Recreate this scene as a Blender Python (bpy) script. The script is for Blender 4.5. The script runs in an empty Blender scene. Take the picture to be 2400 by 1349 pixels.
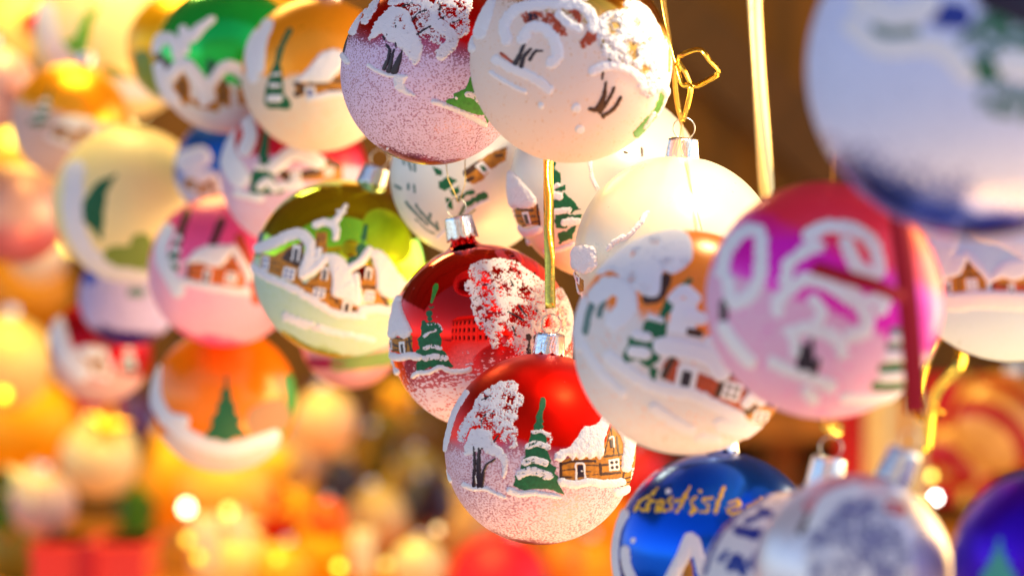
import bpy, math, random
import numpy as np
from mathutils import Vector, Matrix
random.seed(7)
C = bpy.context.scene
COL = C.collection

# ------------------------------------------------------------------ camera, world, lights, exposure
U = 0.00015                      # metres per photo pixel, per metre of distance (100 mm lens)
def P(px, py, d):
    return Vector(((px-1200)*U*d, d, -(py-674.5)*U*d))
cam = bpy.data.cameras.new('camera'); camo = bpy.data.objects.new('camera', cam); COL.objects.link(camo)
camo.location = (0, 0, 0); camo.rotation_euler = (math.pi/2, 0, 0)
cam.lens = 100; cam.sensor_width = 36; cam.clip_start = 0.02; cam.clip_end = 500
cam.dof.use_dof = True; cam.dof.focus_distance = 1.165; cam.dof.aperture_fstop = 6.0
cam.dof.aperture_blades = 0
C.camera = camo
W = bpy.data.worlds.new('World'); C.world = W; W.use_nodes = True
nt = W.node_tree; nt.nodes.clear()
sky = nt.nodes.new('ShaderNodeTexSky'); sky.sky_type = 'NISHITA'; sky.sun_disc = False
SUN_EL, SUN_AZ = math.radians(38), math.radians(72)      # to the right and a little behind the stall
sky.sun_elevation = SUN_EL; sky.sun_rotation = SUN_AZ
bg = nt.nodes.new('ShaderNodeBackground'); bg.inputs[1].default_value = 0.15
wo = nt.nodes.new('ShaderNodeOutputWorld')
nt.links.new(sky.outputs[0], bg.inputs[0]); nt.links.new(bg.outputs[0], wo.inputs[0])
sl = bpy.data.lights.new('sun', 'SUN'); so = bpy.data.objects.new('sun', sl); COL.objects.link(so)
sl.energy = 4.5; sl.angle = math.radians(0.5); sl.color = (1, .86, .66)
sd = Vector((math.sin(SUN_AZ)*math.cos(SUN_EL), math.cos(SUN_AZ)*math.cos(SUN_EL), math.sin(SUN_EL)))
so.rotation_euler = sd.to_track_quat('Z', 'Y').to_euler()
def area(name, loc, target, size, power, color, shape='DISK'):
    l = bpy.data.lights.new(name, 'AREA'); o = bpy.data.objects.new(name, l); COL.objects.link(o)
    l.shape = shape; l.size = size; l.energy = power; l.color = color
    o.location = loc; o.rotation_euler = (Vector(loc)-Vector(target)).to_track_quat('Z', 'Y').to_euler()
    return o
area('warm_fill_right', (0.72, 1.5, 0.10), (0.0, 1.2, -0.02), 0.60, 6.0, (1, .58, .14))  # unseen area light added as warm fill from the right
area('stall_lamp_above', P(1850, -230, 1.09), P(1540, 560, 1.2), 0.024, .34, (1, .80, .42))
area('stall_lamp_left', P(330, -900, 1.85), P(300, 500, 1.9), 0.22, 1.3, (1, .74, .22))
area('warm_fill_back', (-0.35, 2.7, 0.9), (-0.25, 3.3, -0.3), 0.7, 17, (1, .68, .12))  # unseen area light added to brighten the goods and wall behind
area('warm_fill_below', (0.38, 1.05, -0.85), (0.02, 1.25, 0.0), 0.7, 9, (1, .50, .12))  # added fill, stands in for warm light bouncing up from below
vs = C.view_settings; vs.view_transform = 'Standard'; vs.look = 'None'; vs.exposure = 0.70; vs.gamma = 1
vs.use_curve_mapping = False
C.cycles.max_bounces = 8

# ------------------------------------------------------------------ materials
MATS = {}
def mk(name):
    m = bpy.data.materials.new(name); m.use_nodes = True
    return m, m.node_tree, m.node_tree.nodes['Principled BSDF']
def lin(h):
    h = h.lstrip('#'); return tuple(((int(h[i:i+2], 16)/255)**2.2) for i in (0, 2, 4))
def simple(name, col, rough=.5, metal=0., coat=0., bump=0., bscale=400, var=0., emit=0., sheen=0):
    if name in MATS: return MATS[name]
    m, t, b = mk(name)
    b.inputs['Base Color'].default_value = (*col, 1); b.inputs['Roughness'].default_value = rough
    b.inputs['Metallic'].default_value = metal; b.inputs['Coat Weight'].default_value = coat
    b.inputs['Coat Roughness'].default_value = .15
    if emit:
        b.inputs['Emission Color'].default_value = (*col, 1); b.inputs['Emission Strength'].default_value = emit
    if bump or var:
        tc = t.nodes.new('ShaderNodeTexCoord'); n = t.nodes.new('ShaderNodeTexNoise')
        n.inputs['Scale'].default_value = bscale; n.inputs['Detail'].default_value = 3
        t.links.new(tc.outputs['Object'], n.inputs['Vector'])
        if bump:
            bp = t.nodes.new('ShaderNodeBump'); bp.inputs['Strength'].default_value = bump; bp.inputs['Distance'].default_value = .0006
            t.links.new(n.outputs['Fac'], bp.inputs['Height']); t.links.new(bp.outputs[0], b.inputs['Normal'])
        if var:
            r = t.nodes.new('ShaderNodeValToRGB')
            r.color_ramp.elements[0].position = .35; r.color_ramp.elements[1].position = .68
            r.color_ramp.elements[0].color = (*[c*(1-var) for c in col], 1); r.color_ramp.elements[1].color = (*[min(1, c*(1+var*.6)) for c in col], 1)
            t.links.new(n.outputs['Fac'], r.inputs[0]); t.links.new(r.outputs[0], b.inputs['Base Color'])
    MATS[name] = m
    return m
SNOW = simple('snow_paste', (.85, .83, .93), .8, bump=.6, bscale=1800)
WHITEP = simple('white_paint', (.84, .83, .90), .45)
GREENP = simple('fir_green_paint', (.0, .125, .045), .6, var=.3, bscale=700)
GREENL = simple('light_green_paint', (.04, .30, .03), .45, var=.3, bscale=500)
DARKP = simple('dark_paint', (.018, .006, .022), .35)
GREYP = simple('grey_green_paint', (.10, .19, .19), .5)
BROWNP = simple('brown_paint', (.055, .016, .006), .45)
OCHRE = simple('ochre_paint', (.52, .20, .010), .6, var=.35, bscale=600)
RUST = simple('rust_paint', (.48, .06, .015), .5, var=.3, bscale=600)
BLUEP = simple('navy_paint', (.01, .03, .30), .4)
REDP = simple('red_paint', (.60, .01, .02), .4)
GLITTER = simple('gold_glitter', (.95, .60, .06), .28, 1.0, bump=1.0, bscale=1800)
SILVER = simple('silver_cap', (.86, .87, .90), .22, 1.0, bump=.25, bscale=900)
WIRE = simple('steel_wire', (.7, .68, .62), .3, 1.0)
GOLDR = simple('gold_ribbon', (1.0, .66, .10), .20, 1.0, bump=.5, bscale=220)
GOLDS = simple('gold_string', (.9, .62, .18), .35, 1.0)
REDR = simple('red_ribbon', (.42, .0, .015), .85)

def ball_mat(name, col, rough=.06, metal=1., R=.04, axis=(0, 0, 1), frost=None, fcol=(.80, .80, .84), band=None,
             scale=1/.0011, soft=.25, bottom=None, col2=None, split=0., splitw=.25, flecks=0., stretch=1., cmax=.66, veil=.35, soft_edge=9, bsoft=.10):
    """one glass ball: coloured lacquer (metallic), sprayed white frost below `frost` (in radii along the axis)"""
    m, t, b = mk(name)
    N, L = t.nodes, t.links
    tc = N.new('ShaderNodeTexCoord')
    dot = N.new('ShaderNodeVectorMath'); dot.operation = 'DOT_PRODUCT'
    L.new(tc.outputs['Object'], dot.inputs[0]); dot.inputs[1].default_value = Vector(axis)/R
    big = N.new('ShaderNodeTexNoise'); big.inputs['Scale'].default_value = 60; big.inputs['Detail'].default_value = 2
    L.new(tc.outputs['Object'], big.inputs['Vector'])
    def math_(op, a, c, clamp=False):
        n = N.new('ShaderNodeMath'); n.operation = op; n.use_clamp = clamp
        for k, v in enumerate((a, c)):
            if isinstance(v, (int, float)): n.inputs[k].default_value = v
            elif v is not None: L.new(v, n.inputs[k])
        return n.outputs[0]
    tt = math_('ADD', dot.outputs['Value'], math_('MULTIPLY', math_('SUBTRACT', big.outputs['Fac'], .5), .22))
    basec = None
    if col2 is not None:
        mx = N.new('ShaderNodeMix'); mx.data_type = 'RGBA'
        mx.inputs[6].default_value = (*col2, 1); mx.inputs[7].default_value = (*col, 1)
        f = math_('ADD', math_('MULTIPLY', math_('SUBTRACT', tt, split), 1/splitw), .5, True)
        L.new(f, mx.inputs[0]); basec = mx.outputs[2]
    cw = .3 if rough < .2 else .0
    b.inputs['Coat Weight'].default_value = cw; b.inputs['Coat Roughness'].default_value = .08
    # slightly uneven lacquer
    rn = N.new('ShaderNodeTexNoise'); rn.inputs['Scale'].default_value = 120; L.new(tc.outputs['Object'], rn.inputs['Vector'])
    ruf = math_('ADD', math_('MULTIPLY', rn.outputs['Fac'], rough*.5), rough*.75)
    if frost is None:
        if basec is not None: L.new(basec, b.inputs['Base Color'])
        else: b.inputs['Base Color'].default_value = (*col, 1)
        b.inputs['Metallic'].default_value = metal; L.new(ruf, b.inputs['Roughness'])
        return m
    sp = N.new('ShaderNodeTexNoise'); sp.inputs['Scale'].default_value = scale; sp.inputs['Detail'].default_value = 1.2
    if stretch != 1:
        mp = N.new('ShaderNodeMapping'); mp.inputs['Scale'].default_value = (1/stretch, 1/stretch, 1)
        mp.inputs['Rotation'].default_value = (0, .35, 0)
        L.new(tc.outputs['Object'], mp.inputs[0]); L.new(mp.outputs[0], sp.inputs['Vector'])
    else: L.new(tc.outputs['Object'], sp.inputs['Vector'])
    # density 0..1 : grows below the frost line
    dens = math_('ADD', math_('MULTIPLY', math_('SUBTRACT', frost, tt), 1/soft), .0, True)
    if bottom is not None:
        d2 = math_('ADD', math_('MULTIPLY', math_('SUBTRACT', tt, bottom), 1/bsoft), .0, True)
        dens = math_('MULTIPLY', dens, d2)
    cover = math_('ADD', math_('MULTIPLY', dens, cmax-.16), .16)       # noise threshold
    cl = N.new('ShaderNodeTexNoise'); cl.inputs['Scale'].default_value = 210; cl.inputs['Detail'].default_value = 3; L.new(tc.outputs['Object'], cl.inputs['Vector'])
    cover = math_('ADD', cover, math_('MULTIPLY', math_('SUBTRACT', cl.outputs['Fac'], .5), .16))
    mask = math_('MULTIPLY', math_('SUBTRACT', cover, sp.outputs['Fac']), soft_edge)
    mask = math_('ADD', mask, .5, True)
    mx = N.new('ShaderNodeMix'); mx.data_type = 'RGBA'
    L.new(mask, mx.inputs[0])
    mx.inputs[7].default_value = (*fcol, 1)
    # a thin even veil of the same white under the coarse speckles
    vl = N.new('ShaderNodeMix'); vl.data_type = 'RGBA'; vlf = math_('MULTIPLY', dens, veil); L.new(vlf, vl.inputs[0])
    if basec is not None: L.new(basec, vl.inputs[6])
    else: vl.inputs[6].default_value = (*col, 1)
    vl.inputs[7].default_value = (*fcol, 1); L.new(vl.outputs[2], mx.inputs[6])
    L.new(mx.outputs[2], b.inputs['Base Color'])
    keepm = math_('MULTIPLY', math_('SUBTRACT', 1, mask), math_('SUBTRACT', 1, math_('MULTIPLY', dens, min(1, veil*1.8)), True))
    L.new(math_('MULTIPLY', keepm, metal), b.inputs['Metallic'])
    L.new(math_('ADD', math_('MULTIPLY', mask, .6), ruf, True), b.inputs['Roughness'])
    L.new(math_('MULTIPLY', keepm, cw), b.inputs['Coat Weight'])
    bp = N.new('ShaderNodeBump'); bp.inputs['Strength'].default_value = .5; bp.inputs['Distance'].default_value = .0002
    L.new(mask, bp.inputs['Height']); L.new(bp.outputs[0], b.inputs['Normal'])
    return m

# ------------------------------------------------------------------ object helpers
def tag(o, label, cat, group=None, kind=None):
    if label: o['label'] = label
    if cat: o['category'] = cat
    if group: o['group'] = group
    if kind: o['kind'] = kind
    return o
def thing(name, loc, label, cat, group=None):
    o = bpy.data.objects.new(name, None); COL.objects.link(o); o.location = loc; o.empty_display_size = .01
    return tag(o, label, cat, group)
def mesh(name, V, F, mats, parent=None, mi=None, smooth=True):
    me = bpy.data.meshes.new(name)
    V = np.asarray(V, dtype=np.float32)
    if isinstance(F, np.ndarray):
        nf = len(F); k = F.shape[1]
        me.vertices.add(len(V)); me.vertices.foreach_set('co', V.ravel())
        me.loops.add(nf*k); me.loops.foreach_set('vertex_index', F.astype(np.int32).ravel())
        me.polygons.add(nf); me.polygons.foreach_set('loop_start', np.arange(0, nf*k, k, dtype=np.int32))
        me.polygons.foreach_set('loop_total', np.full(nf, k, dtype=np.int32))
    else:
        me.from_pydata([tuple(map(float, v)) for v in V], [], F)
    for m in (mats if isinstance(mats, (list, tuple)) else [mats]): me.materials.append(m)
    if mi is not None: me.polygons.foreach_set('material_index', np.asarray(mi, dtype=np.int32))
    me.polygons.foreach_set('use_smooth', np.full(len(me.polygons), smooth, dtype=bool))
    me.update(calc_edges=True); me.validate()
    o = bpy.data.objects.new(name, me); COL.objects.link(o)
    if parent: o.parent = parent
    return o
def lathe(prof, n=64, closed=False):
    """prof: list of (radius, z); quads around z"""
    prof = np.array(prof, float); m = len(prof)
    ph = np.linspace(0, 2*np.pi, n, endpoint=False)
    r = prof[:, 0][:, None]; z = prof[:, 1][:, None]
    V = np.stack([r*np.cos(ph), r*np.sin(ph), z+0*ph], -1).reshape(-1, 3)
    i = np.arange(m-1)[:, None]; j = np.arange(n)[None, :]
    a = i*n+j; b = i*n+(j+1) % n
    F = np.stack([a, b, b+n, a+n], -1).reshape(-1, 4)
    return V, F
def tube(pts, r, n=10, closed=False):
    pts = [Vector(p) for p in pts]; V = []; F = []
    m = len(pts); rs = r if isinstance(r, (list, tuple)) else [r]*m
    prev = None
    for i, p in enumerate(pts):
        a = pts[(i-1) % m] if (closed or i > 0) else p; b = pts[(i+1) % m] if (closed or i < m-1) else p
        t = (b-a).normalized()
        if prev is None: u = t.orthogonal().normalized()
        else: u = (prev-t*prev.dot(t)).normalized()
        prev = u; w = t.cross(u)
        for k in range(n):
            q = 2*math.pi*k/n; V.append(p+(u*math.cos(q)+w*math.sin(q))*rs[i])
    for i in range(m if closed else m-1):
        for k in range(n):
            a = i*n+k; b = i*n+(k+1) % n; c = ((i+1) % m)*n+(k+1) % n; d = ((i+1) % m)*n+k
            F.append((a, b, c, d))
    if not closed:
        F.append(tuple(range(n))[::-1]); F.append(tuple((m-1)*n+k for k in range(n)))
    return V, F
def box(cx, cy, cz, sx, sy, sz, bev=0):
    x, y, z = sx/2, sy/2, sz/2
    V = [(cx+a*x, cy+b*y, cz+c*z) for a in (-1, 1) for b in (-1, 1) for c in (-1, 1)]
    F = [(0, 1, 3, 2), (4, 6, 7, 5), (0, 4, 5, 1), (2, 3, 7, 6), (0, 2, 6, 4), (1, 5, 7, 3)]
    return V, F
def join(parts):
    V = []; F = []
    for v, f in parts:
        o = len(V); V += [tuple(p) for p in v]; F += [tuple(int(i)+o for i in g) for g in f]
    return V, F
def bevel(o, w, seg=2):
    md = o.modifiers.new('bevel', 'BEVEL'); md.width = w; md.segments = seg; return o
def catmull(pts, k=6):
    pts = [np.array(p, float) for p in pts]
    if len(pts) < 3: return pts
    out = []; q = [2*pts[0]-pts[1]]+pts+[2*pts[-1]-pts[-2]]
    for i in range(1, len(q)-2):
        for s in range(k):
            t = s/k; a, b, c, d = q[i-1], q[i], q[i+1], q[i+2]
            out.append(.5*((2*b)+(-a+c)*t+(2*a-5*b+4*c-d)*t*t+(-a+3*b-3*c+d)*t**3))
    out.append(pts[-1]); return out

# ------------------------------------------------------------------ noise and signed distance fields for the hand painting
_rng = np.random.RandomState(3); _T = _rng.rand(256, 256)
def vnoise(x, y):
    xi = np.floor(x).astype(int); yi = np.floor(y).astype(int); fx = x-xi; fy = y-yi
    fx = fx*fx*(3-2*fx); fy = fy*fy*(3-2*fy)
    g = lambda a, b: _T[a & 255, b & 255]
    return (g(xi, yi)*(1-fx)+g(xi+1, yi)*fx)*(1-fy)+(g(xi, yi+1)*(1-fx)+g(xi+1, yi+1)*fx)*fy
def fbm(x, y, o=3):
    s = 0; a = .5; n = 0
    for k in range(o):
        s = s+a*vnoise(x*2**k+17*k, y*2**k+9*k); n += a; a *= .55
    return s/n
def sd_poly(X, Y, poly):
    poly = np.array(poly, float); n = len(poly); d = np.full(X.shape, 1e9); ins = np.zeros(X.shape, bool)
    for i in range(n):
        x0, y0 = poly[i]; x1, y1 = poly[(i+1) % n]; ex, ey = x1-x0, y1-y0
        t = np.clip(((X-x0)*ex+(Y-y0)*ey)/(ex*ex+ey*ey+1e-9), 0, 1)
        d = np.minimum(d, (X-x0-t*ex)**2+(Y-y0-t*ey)**2)
        if y0 != y1: ins ^= ((y0 > Y) != (y1 > Y)) & (X < ex*(Y-y0)/(ey)+x0)
    return np.where(ins, 1, -1)*np.sqrt(d)
def sd_stroke(X, Y, pts, ws):
    f = np.full(X.shape, -1e9)
    if len(pts) == 1: return ws[0]/2-np.hypot(X-pts[0][0], Y-pts[0][1])
    for i in range(len(pts)-1):
        (x0, y0), (x1, y1) = pts[i], pts[i+1]; ex, ey = x1-x0, y1-y0
        t = np.clip(((X-x0)*ex+(Y-y0)*ey)/(ex*ex+ey*ey+1e-9), 0, 1)
        f = np.maximum(f, (ws[i]*(1-t)+ws[i+1]*t)/2-np.hypot(X-x0-t*ex, Y-y0-t*ey))
    return f
class Crop:
    """coordinates read off an enlarged view of the photograph -> photo pixels"""
    def __init__(s, ox, oy, sc): s.o = (ox, oy); s.s = sc
    def pts(s, p): return [(s.o[0]+x/s.s, s.o[1]+y/s.s) for x, y in p]
    def S(s, pts, w, mat, h=0, z=2, lace=0, ls=5., rough=1., holes=(), wend=None):       # brush stroke
        p = s.pts(pts); q = catmull(p) if len(p) > 2 else p
        w0 = w/s.s; w1 = (w if wend is None else wend)/s.s
        ws = [w0+(w1-w0)*i/max(1, len(q)-1) for i in range(len(q))]
        return dict(k='s', p=[tuple(a) for a in q], w=ws, mat=mat, h=h, z=z, lace=lace, ls=ls, rough=rough,
                    holes=[(*s.pts([a[:2]])[0], a[2]/s.s) for a in holes])
    def G(s, pts, mat, h=0, z=1, lace=0, ls=5., rough=1., holes=(), smooth=False):       # filled patch
        p = s.pts(pts)
        if smooth: p = [tuple(a) for a in catmull(p+[p[0]], 4)][:-1]
        return dict(k='p', p=p, w=None, mat=mat, h=h, z=z, lace=lace, ls=ls, rough=rough,
                    holes=[(*s.pts([a[:2]])[0], a[2]/s.s) for a in holes])
    def win(s, cx, cy, w, h, dark=DARKP, ang=0, panes=True):
        ca, sa = math.cos(ang), math.sin(ang)
        def q(x, y): return (cx+x*ca-y*sa, cy+x*sa+y*ca)
        o = [s.G([q(-w/2, -h/2), q(w/2, -h/2), q(w/2, h/2), q(-w/2, h/2)], WHITEP, z=4, rough=.6)]
        if panes:
            for i in (-1, 1):
                for j in (-1, 1):
                    x, y = i*w*.21, j*h*.21; a, b = w*.13, h*.14
                    o.append(s.G([q(x-a, y-b), q(x+a, y-b), q(x+a, y+b), q(x-a, y+b)], dark, z=5, rough=.4))
        else:
            o.append(s.G([q(-w*.26, -h*.3), q(w*.26, -h*.3), q(w*.26, h*.5), q(-w*.26, h*.5)], dark, z=5, rough=.4))
        return o

# ------------------------------------------------------------------ the bauble builder
class Ball:
    def __init__(s, cx, cy, r, d, label, axis2=(0, 1), tilt=0., cap=None, group='painted glass baubles hanging in the stall',
                 name='christmas_bauble', step=1.3, ring=True, capr=.15, seg=128):
        s.cx, s.cy, s.r, s.d, s.step = cx, cy, r, d, step
        s.px = U*d; s.R = r*s.px; s.c = P(cx, cy, d)
        f = (-s.c).normalized(); e1 = Vector((0, 0, 1)).cross(f).normalized(); e2 = f.cross(e1)
        s.f, s.e1, s.e2 = f, e1, e2
        a = Vector(axis2).normalized()
        s.axis = ((e1*a.x+e2*a.y)*math.cos(tilt)+f*math.sin(tilt)).normalized()
        s.root = thing(name, s.c, label, 'bauble', group)
        s.q = s.axis.to_track_quat('Z', 'Y').to_matrix()
        s.cap = cap; s.capr = capr; s.ring = ring; s.seg = seg; s.i = 0
    def rot(s, V): return np.array(V, dtype=float) @ np.array(s.q.transposed())
    def glass(s, mat):
        R = s.R; nr = .82*s.capr
        top = s.cap[1] if s.cap else 1.0
        th_end = math.asin(min(.9, nr*1.9)); m = s.seg//2
        pr = [(math.sin(t)*R if k else 1e-5, -math.cos(t)*R) for k, t in enumerate(np.linspace(0, math.pi-th_end, m))]
        if s.cap:
            x0, z0 = pr[-1]
            for k in range(1, 9):
                u = k/8; e = 1-(1-u)**2
                pr.append(((x0*(1-e)+nr*R*e), z0+(R*(s.cap[0]+.03)-z0)*(u**1.5)))
            pr.append((nr*R, R*(top-.04)))
        else:
            for t in np.linspace(math.pi-th_end, math.pi, 9)[1:]: pr.append((max(1e-5, math.sin(t)*R), -math.cos(t)*R))
        V, F = lathe(pr, s.seg)
        o = mesh('glass_ball', s.rot(V), F, mat, s.root)
        if s.cap: s.metal_cap()
        return o
    def metal_cap(s):
        R = s.R; b0, b1 = s.cap; cr = s.capr; n = 96; rows = []
        ph = np.linspace(0, 2*np.pi, n, endpoint=False)
        sc = np.abs(np.sin(ph*4.5))**.5
        L = []
        for k in range(9):
            u = k/8
            zz = b0-.055*(sc-.6)*(1-u)**2+(b1-b0)*u
            rr = cr*(1.12-.14*u)*(1+.075*(sc-.5)*(1-u*.6))+.0035*np.sin(ph*31+3*np.sin(u*5))*(1-u*.4)
            L.append(np.stack([rr*np.cos(ph)*R, rr*np.sin(ph)*R, zz*R+0*ph], -1))
        for rr, dz in ((.93, .012), (.80, .016), (.5, .014), (.2, .012), (.01, .012)):
            L.append(np.stack([cr*rr*.98*np.cos(ph)*R, cr*rr*.98*np.sin(ph)*R, (b1+dz)*R+0*ph], -1))
        V = np.concatenate(L); m = len(L)
        i = np.arange(m-1)[:, None]; j = np.arange(n)[None, :]; a = i*n+j; b = i*n+(j+1) % n
        F = np.stack([a, b, b+n, a+n], -1).reshape(-1, 4)
        o = mesh('metal_cap', s.rot(V), F, SILVER, s.root)
        sm = o.modifiers.new('thickness', 'SOLIDIFY'); sm.thickness = R*.008
        if s.ring:
            rr = .105*R; cz = (b1+.012)*R+rr*.92
            pts = [Vector((math.cos(t)*rr*1.0, 0, cz+math.sin(t)*rr)) for t in np.linspace(0, 2*math.pi, 28, endpoint=False)]
            V, F = tube(pts, R*.007, 8, True)
            # turn the ring so that it faces the viewer
            Vr = s.rot([tuple(v) for v in V]); 
            xax = Vector(s.q.col[0]); want = s.e1-s.axis*s.e1.dot(s.axis)
            ang = math.atan2(s.axis.dot(xax.cross(want.normalized())), xax.dot(want.normalized()))
            Q = np.array(Matrix.Rotation(ang, 3, s.axis).transposed())
            mesh('wire_ring', Vr @ Q, F, WIRE, s.root)
            s.ringtop = s.c+s.axis*(cz+rr)
    def paint(s, name, decals, label=None):
        """raised paint: every stroke or patch is a thin relief lying on the sphere"""
        AV = []; AF = []; AM = []; off = 0; mats = []
        K = .3
        for D in decals:
            pts = np.array(D['p'], float); mw = (max(D['w'])/2 if D['w'] else 0)+3
            a = (pts[:, 0]-s.cx)/s.r; b = -(pts[:, 1]-s.cy)/s.r
            rho = np.hypot(a, b)+1e-9
            th = np.where(rho < 1, np.arcsin(np.clip(rho, 0, 1)), np.pi/2+(rho-1)/K); th = np.minimum(th, 1.8)
            p = th*a/rho; q = th*b/rho
            near = float(np.max(rho+mw/s.r)); g = mw/s.r*(1.2 if near < .8 else 2.4)
            st = s.step/s.r
            if near > .97: g += .15
            ps = np.arange(p.min()-g, p.max()+g, st); qs = np.arange(q.min()-g, q.max()+g, st)
            if len(ps) < 2 or len(qs) < 2: continue
            Pg, Qg = np.meshgrid(ps, qs); TH = np.hypot(Pg, Qg)+1e-9
            RH = np.where(TH < np.pi/2, np.sin(TH), 1+(TH-np.pi/2)*K)
            X = s.cx+RH*Pg/TH*s.r; Y = s.cy-RH*Qg/TH*s.r
            f = sd_poly(X, Y, D['p']) if D['k'] == 'p' else sd_stroke(X, Y, D['p'], D['w'])
            s.i += 1; ox = s.i*31.7
            AX = Pg*s.r; AY = Qg*s.r
            if D['rough']: f = f+(fbm(AX/7+ox, AY/7, 3)-.5)*4.0*D['rough']
            if D['lace']:
                n1 = .55*fbm(AX/(D['ls']*1.6)+ox, AY/(D['ls']*1.6), 2)+.45*vnoise(AX/2.3+ox, AY/2.3)
                hole = np.zeros_like(n1)
                for hx, hy, hr in D['holes']:
                    hole = np.maximum(hole, np.clip(1.25-np.hypot(X-hx, Y-hy)/hr, 0, 1))
                edge = np.clip(1-f/14, 0, 1)
                f = np.minimum(f, (.59+.30*(1-D['lace']) - n1 - hole*.27 - edge*.08*D['lace'])*26)
            h = D['h'] if (D['h'] > 1.4) else 0; t = np.clip((f+s.step*.8)/s.step, 0, 1)
            H = -.7+t*(D['z']*.33+.7)
            if h:
                pr = np.clip(f/(h*1.8), 0, 1); H = H+h*np.sqrt(np.maximum(0, 1-(1-pr)**2))*(.75+.5*fbm(AX/9+ox, AY/9, 2))
                H = H+np.where(f > .5, (vnoise(AX/2.2+ox, AY/2.2)-.5)*min(1.7, h*.34), 0)
            keep = (f > -s.step*1.6) & (TH < 2.0)
            kq = keep[:-1, :-1] | keep[1:, :-1] | keep[:-1, 1:] | keep[1:, 1:]
            if not kq.any(): continue
            ny, nx = f.shape; idx = np.arange(ny*nx).reshape(ny, nx)
            F = np.stack([idx[:-1, :-1], idx[:-1, 1:], idx[1:, 1:], idx[1:, :-1]], -1)[kq]
            rad = s.R+H*s.px
            ct = np.cos(TH); sx = np.sin(TH)*Pg/TH; sy = np.sin(TH)*Qg/TH
            V = (rad*sx)[..., None]*np.array(s.e1)+(rad*sy)[..., None]*np.array(s.e2)+(rad*ct)[..., None]*np.array(s.f)
            V = V.reshape(-1, 3); used = np.unique(F); remap = np.zeros(ny*nx, int); remap[used] = np.arange(len(used))
            if D['mat'] not in mats: mats.append(D['mat'])
            AV.append(V[used]); AF.append(remap[F]+off); AM.append(np.full(len(F), mats.index(D['mat']))); off += len(used)
        if not AV: return None
        o = mesh(name, np.concatenate(AV), np.concatenate(AF), mats, s.root, np.concatenate(AM))
        if label: o['label'] = label
        return o

def fir_stamp(x, y, h, lean=0., w=.42, mat=GREENP, snow=True):
    """painted fir tree standing at x,y (photo px), h high"""
    c = Crop(0, 0, 1); out = []
    def q(u, v): return (x+(u*w*h)+lean*v*h, y-v*h)
    pts = [q(.06, 1.0), q(.07, .8), q(.22, .72), q(.16, .66), q(.42, .52), q(.30, .47), q(.66, .30), q(.5, .25), q(.98, .04), q(.4, .05), q(0, -.02),
           q(-.45, .04), q(-.98, .02), q(-.55, .26), q(-.68, .30), q(-.32, .48), q(-.42, .52), q(-.15, .67), q(-.22, .73), q(-.03, .82), q(-.04, 1.0)]
    out.append(c.G(pts, mat, z=3, h=.8))
    if snow:
        for v, ww in ((.62, .2), (.42, .38), (.20, .6)):
            out.append(c.S([q(-ww, v-.02), q(0, v+.03), q(ww, v-.02)], h*.075, SNOW, h=1.5, z=4, lace=.5))
    return out
def cottage_stamp(x, y, w, ang=0., wall=OCHRE, hgt=.5, flip=1):
    """painted log cottage, its lower left corner at x,y: returns (painted cottage, snow) lists"""
    c = Crop(0, 0, 1); ca, sa = math.cos(ang), math.sin(ang)
    def q(u, v):
        u = u*w*flip; v = -v*w
        return (x+u*ca-v*sa, y+u*sa+v*ca)
    H = [c.G([q(0, 0), q(1, 0), q(1, .34), q(.72, .62), q(.55, .34), q(0, .34)], wall, z=2, h=.6)]
    for v in (.08, .2, .31): H.append(c.S([q(.02, v), q(.3, v+.01)], w*.035, BROWNP, z=3))
    H.append(c.S([q(0, 0), q(0, .34)], w*.05, BROWNP, z=3)); H.append(c.S([q(.55, .33), q(.98, .33)], w*.04, BROWNP, z=3))
    H.append(c.S([q(.55, .0), q(.55, .34)], w*.03, BROWNP, z=3)); H.append(c.S([q(.72, .36), q(.72, .58)], w*.05, BROWNP, z=3))
    H += c.win(*q(.76, .17), w*.2, w*.2, ang=ang); H += c.win(*q(.34, .13), w*.13, w*.24, ang=ang, panes=False)
    S = [c.G([q(-.1, .28), q(.08, .55), q(.25, .66), q(.68, .74), q(.72, .66), q(.58, .36), q(.4, .3), q(.2, .36)], SNOW, h=4, z=4),
         c.S([q(.7, .7), q(.92, .45), q(1.08, .24)], w*.12, SNOW, h=4, z=4),
         c.S([q(-.1, -.03), q(.5, -.05), q(1.1, -.02)], w*.1, SNOW, h=3, z=4)]
    return H, S

# ================================================================== THE SETTING
def struct(o): o['kind'] = 'structure'; return o
def wood(name, col, dark=.5, sc=1.):
    m, t, b = mk(name); N, L = t.nodes, t.links
    tc = N.new('ShaderNodeTexCoord'); mp = N.new('ShaderNodeMapping'); mp.inputs['Scale'].default_value = (3*sc, 3*sc, .35*sc)
    n = N.new('ShaderNodeTexNoise'); n.inputs['Scale'].default_value = 9; n.inputs['Detail'].default_value = 6
    r = N.new('ShaderNodeValToRGB'); r.color_ramp.elements[0].position = .3; r.color_ramp.elements[1].position = .7
    r.color_ramp.elements[0].color = (*[c*dark for c in col], 1); r.color_ramp.elements[1].color = (*col, 1)
    L.new(tc.outputs['Object'], mp.inputs[0]); L.new(mp.outputs[0], n.inputs['Vector']); L.new(n.outputs['Fac'], r.inputs[0])
    L.new(r.outputs[0], b.inputs['Base Color']); b.inputs['Roughness'].default_value = .6
    return m
WALLW = wood('stall_wall_wood', (.24, .09, .0), .25); ROOFW = wood('roof_wood', (.30, .15, .06)); SHELFW = wood('shelf_wood', (.60, .22, .03))
COB = simple('pale_paving', (.42, .39, .36), .8, var=.5, bscale=8)
V, F = box(0, 0, -1.56, 300, 300, .02); struct(mesh('ground', V, F, COB, smooth=False))
parts = [box(-2.7+i*.2, 4.5+.012*(i % 2), .0, .212, .03, 3.4) for i in range(28)]
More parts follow.
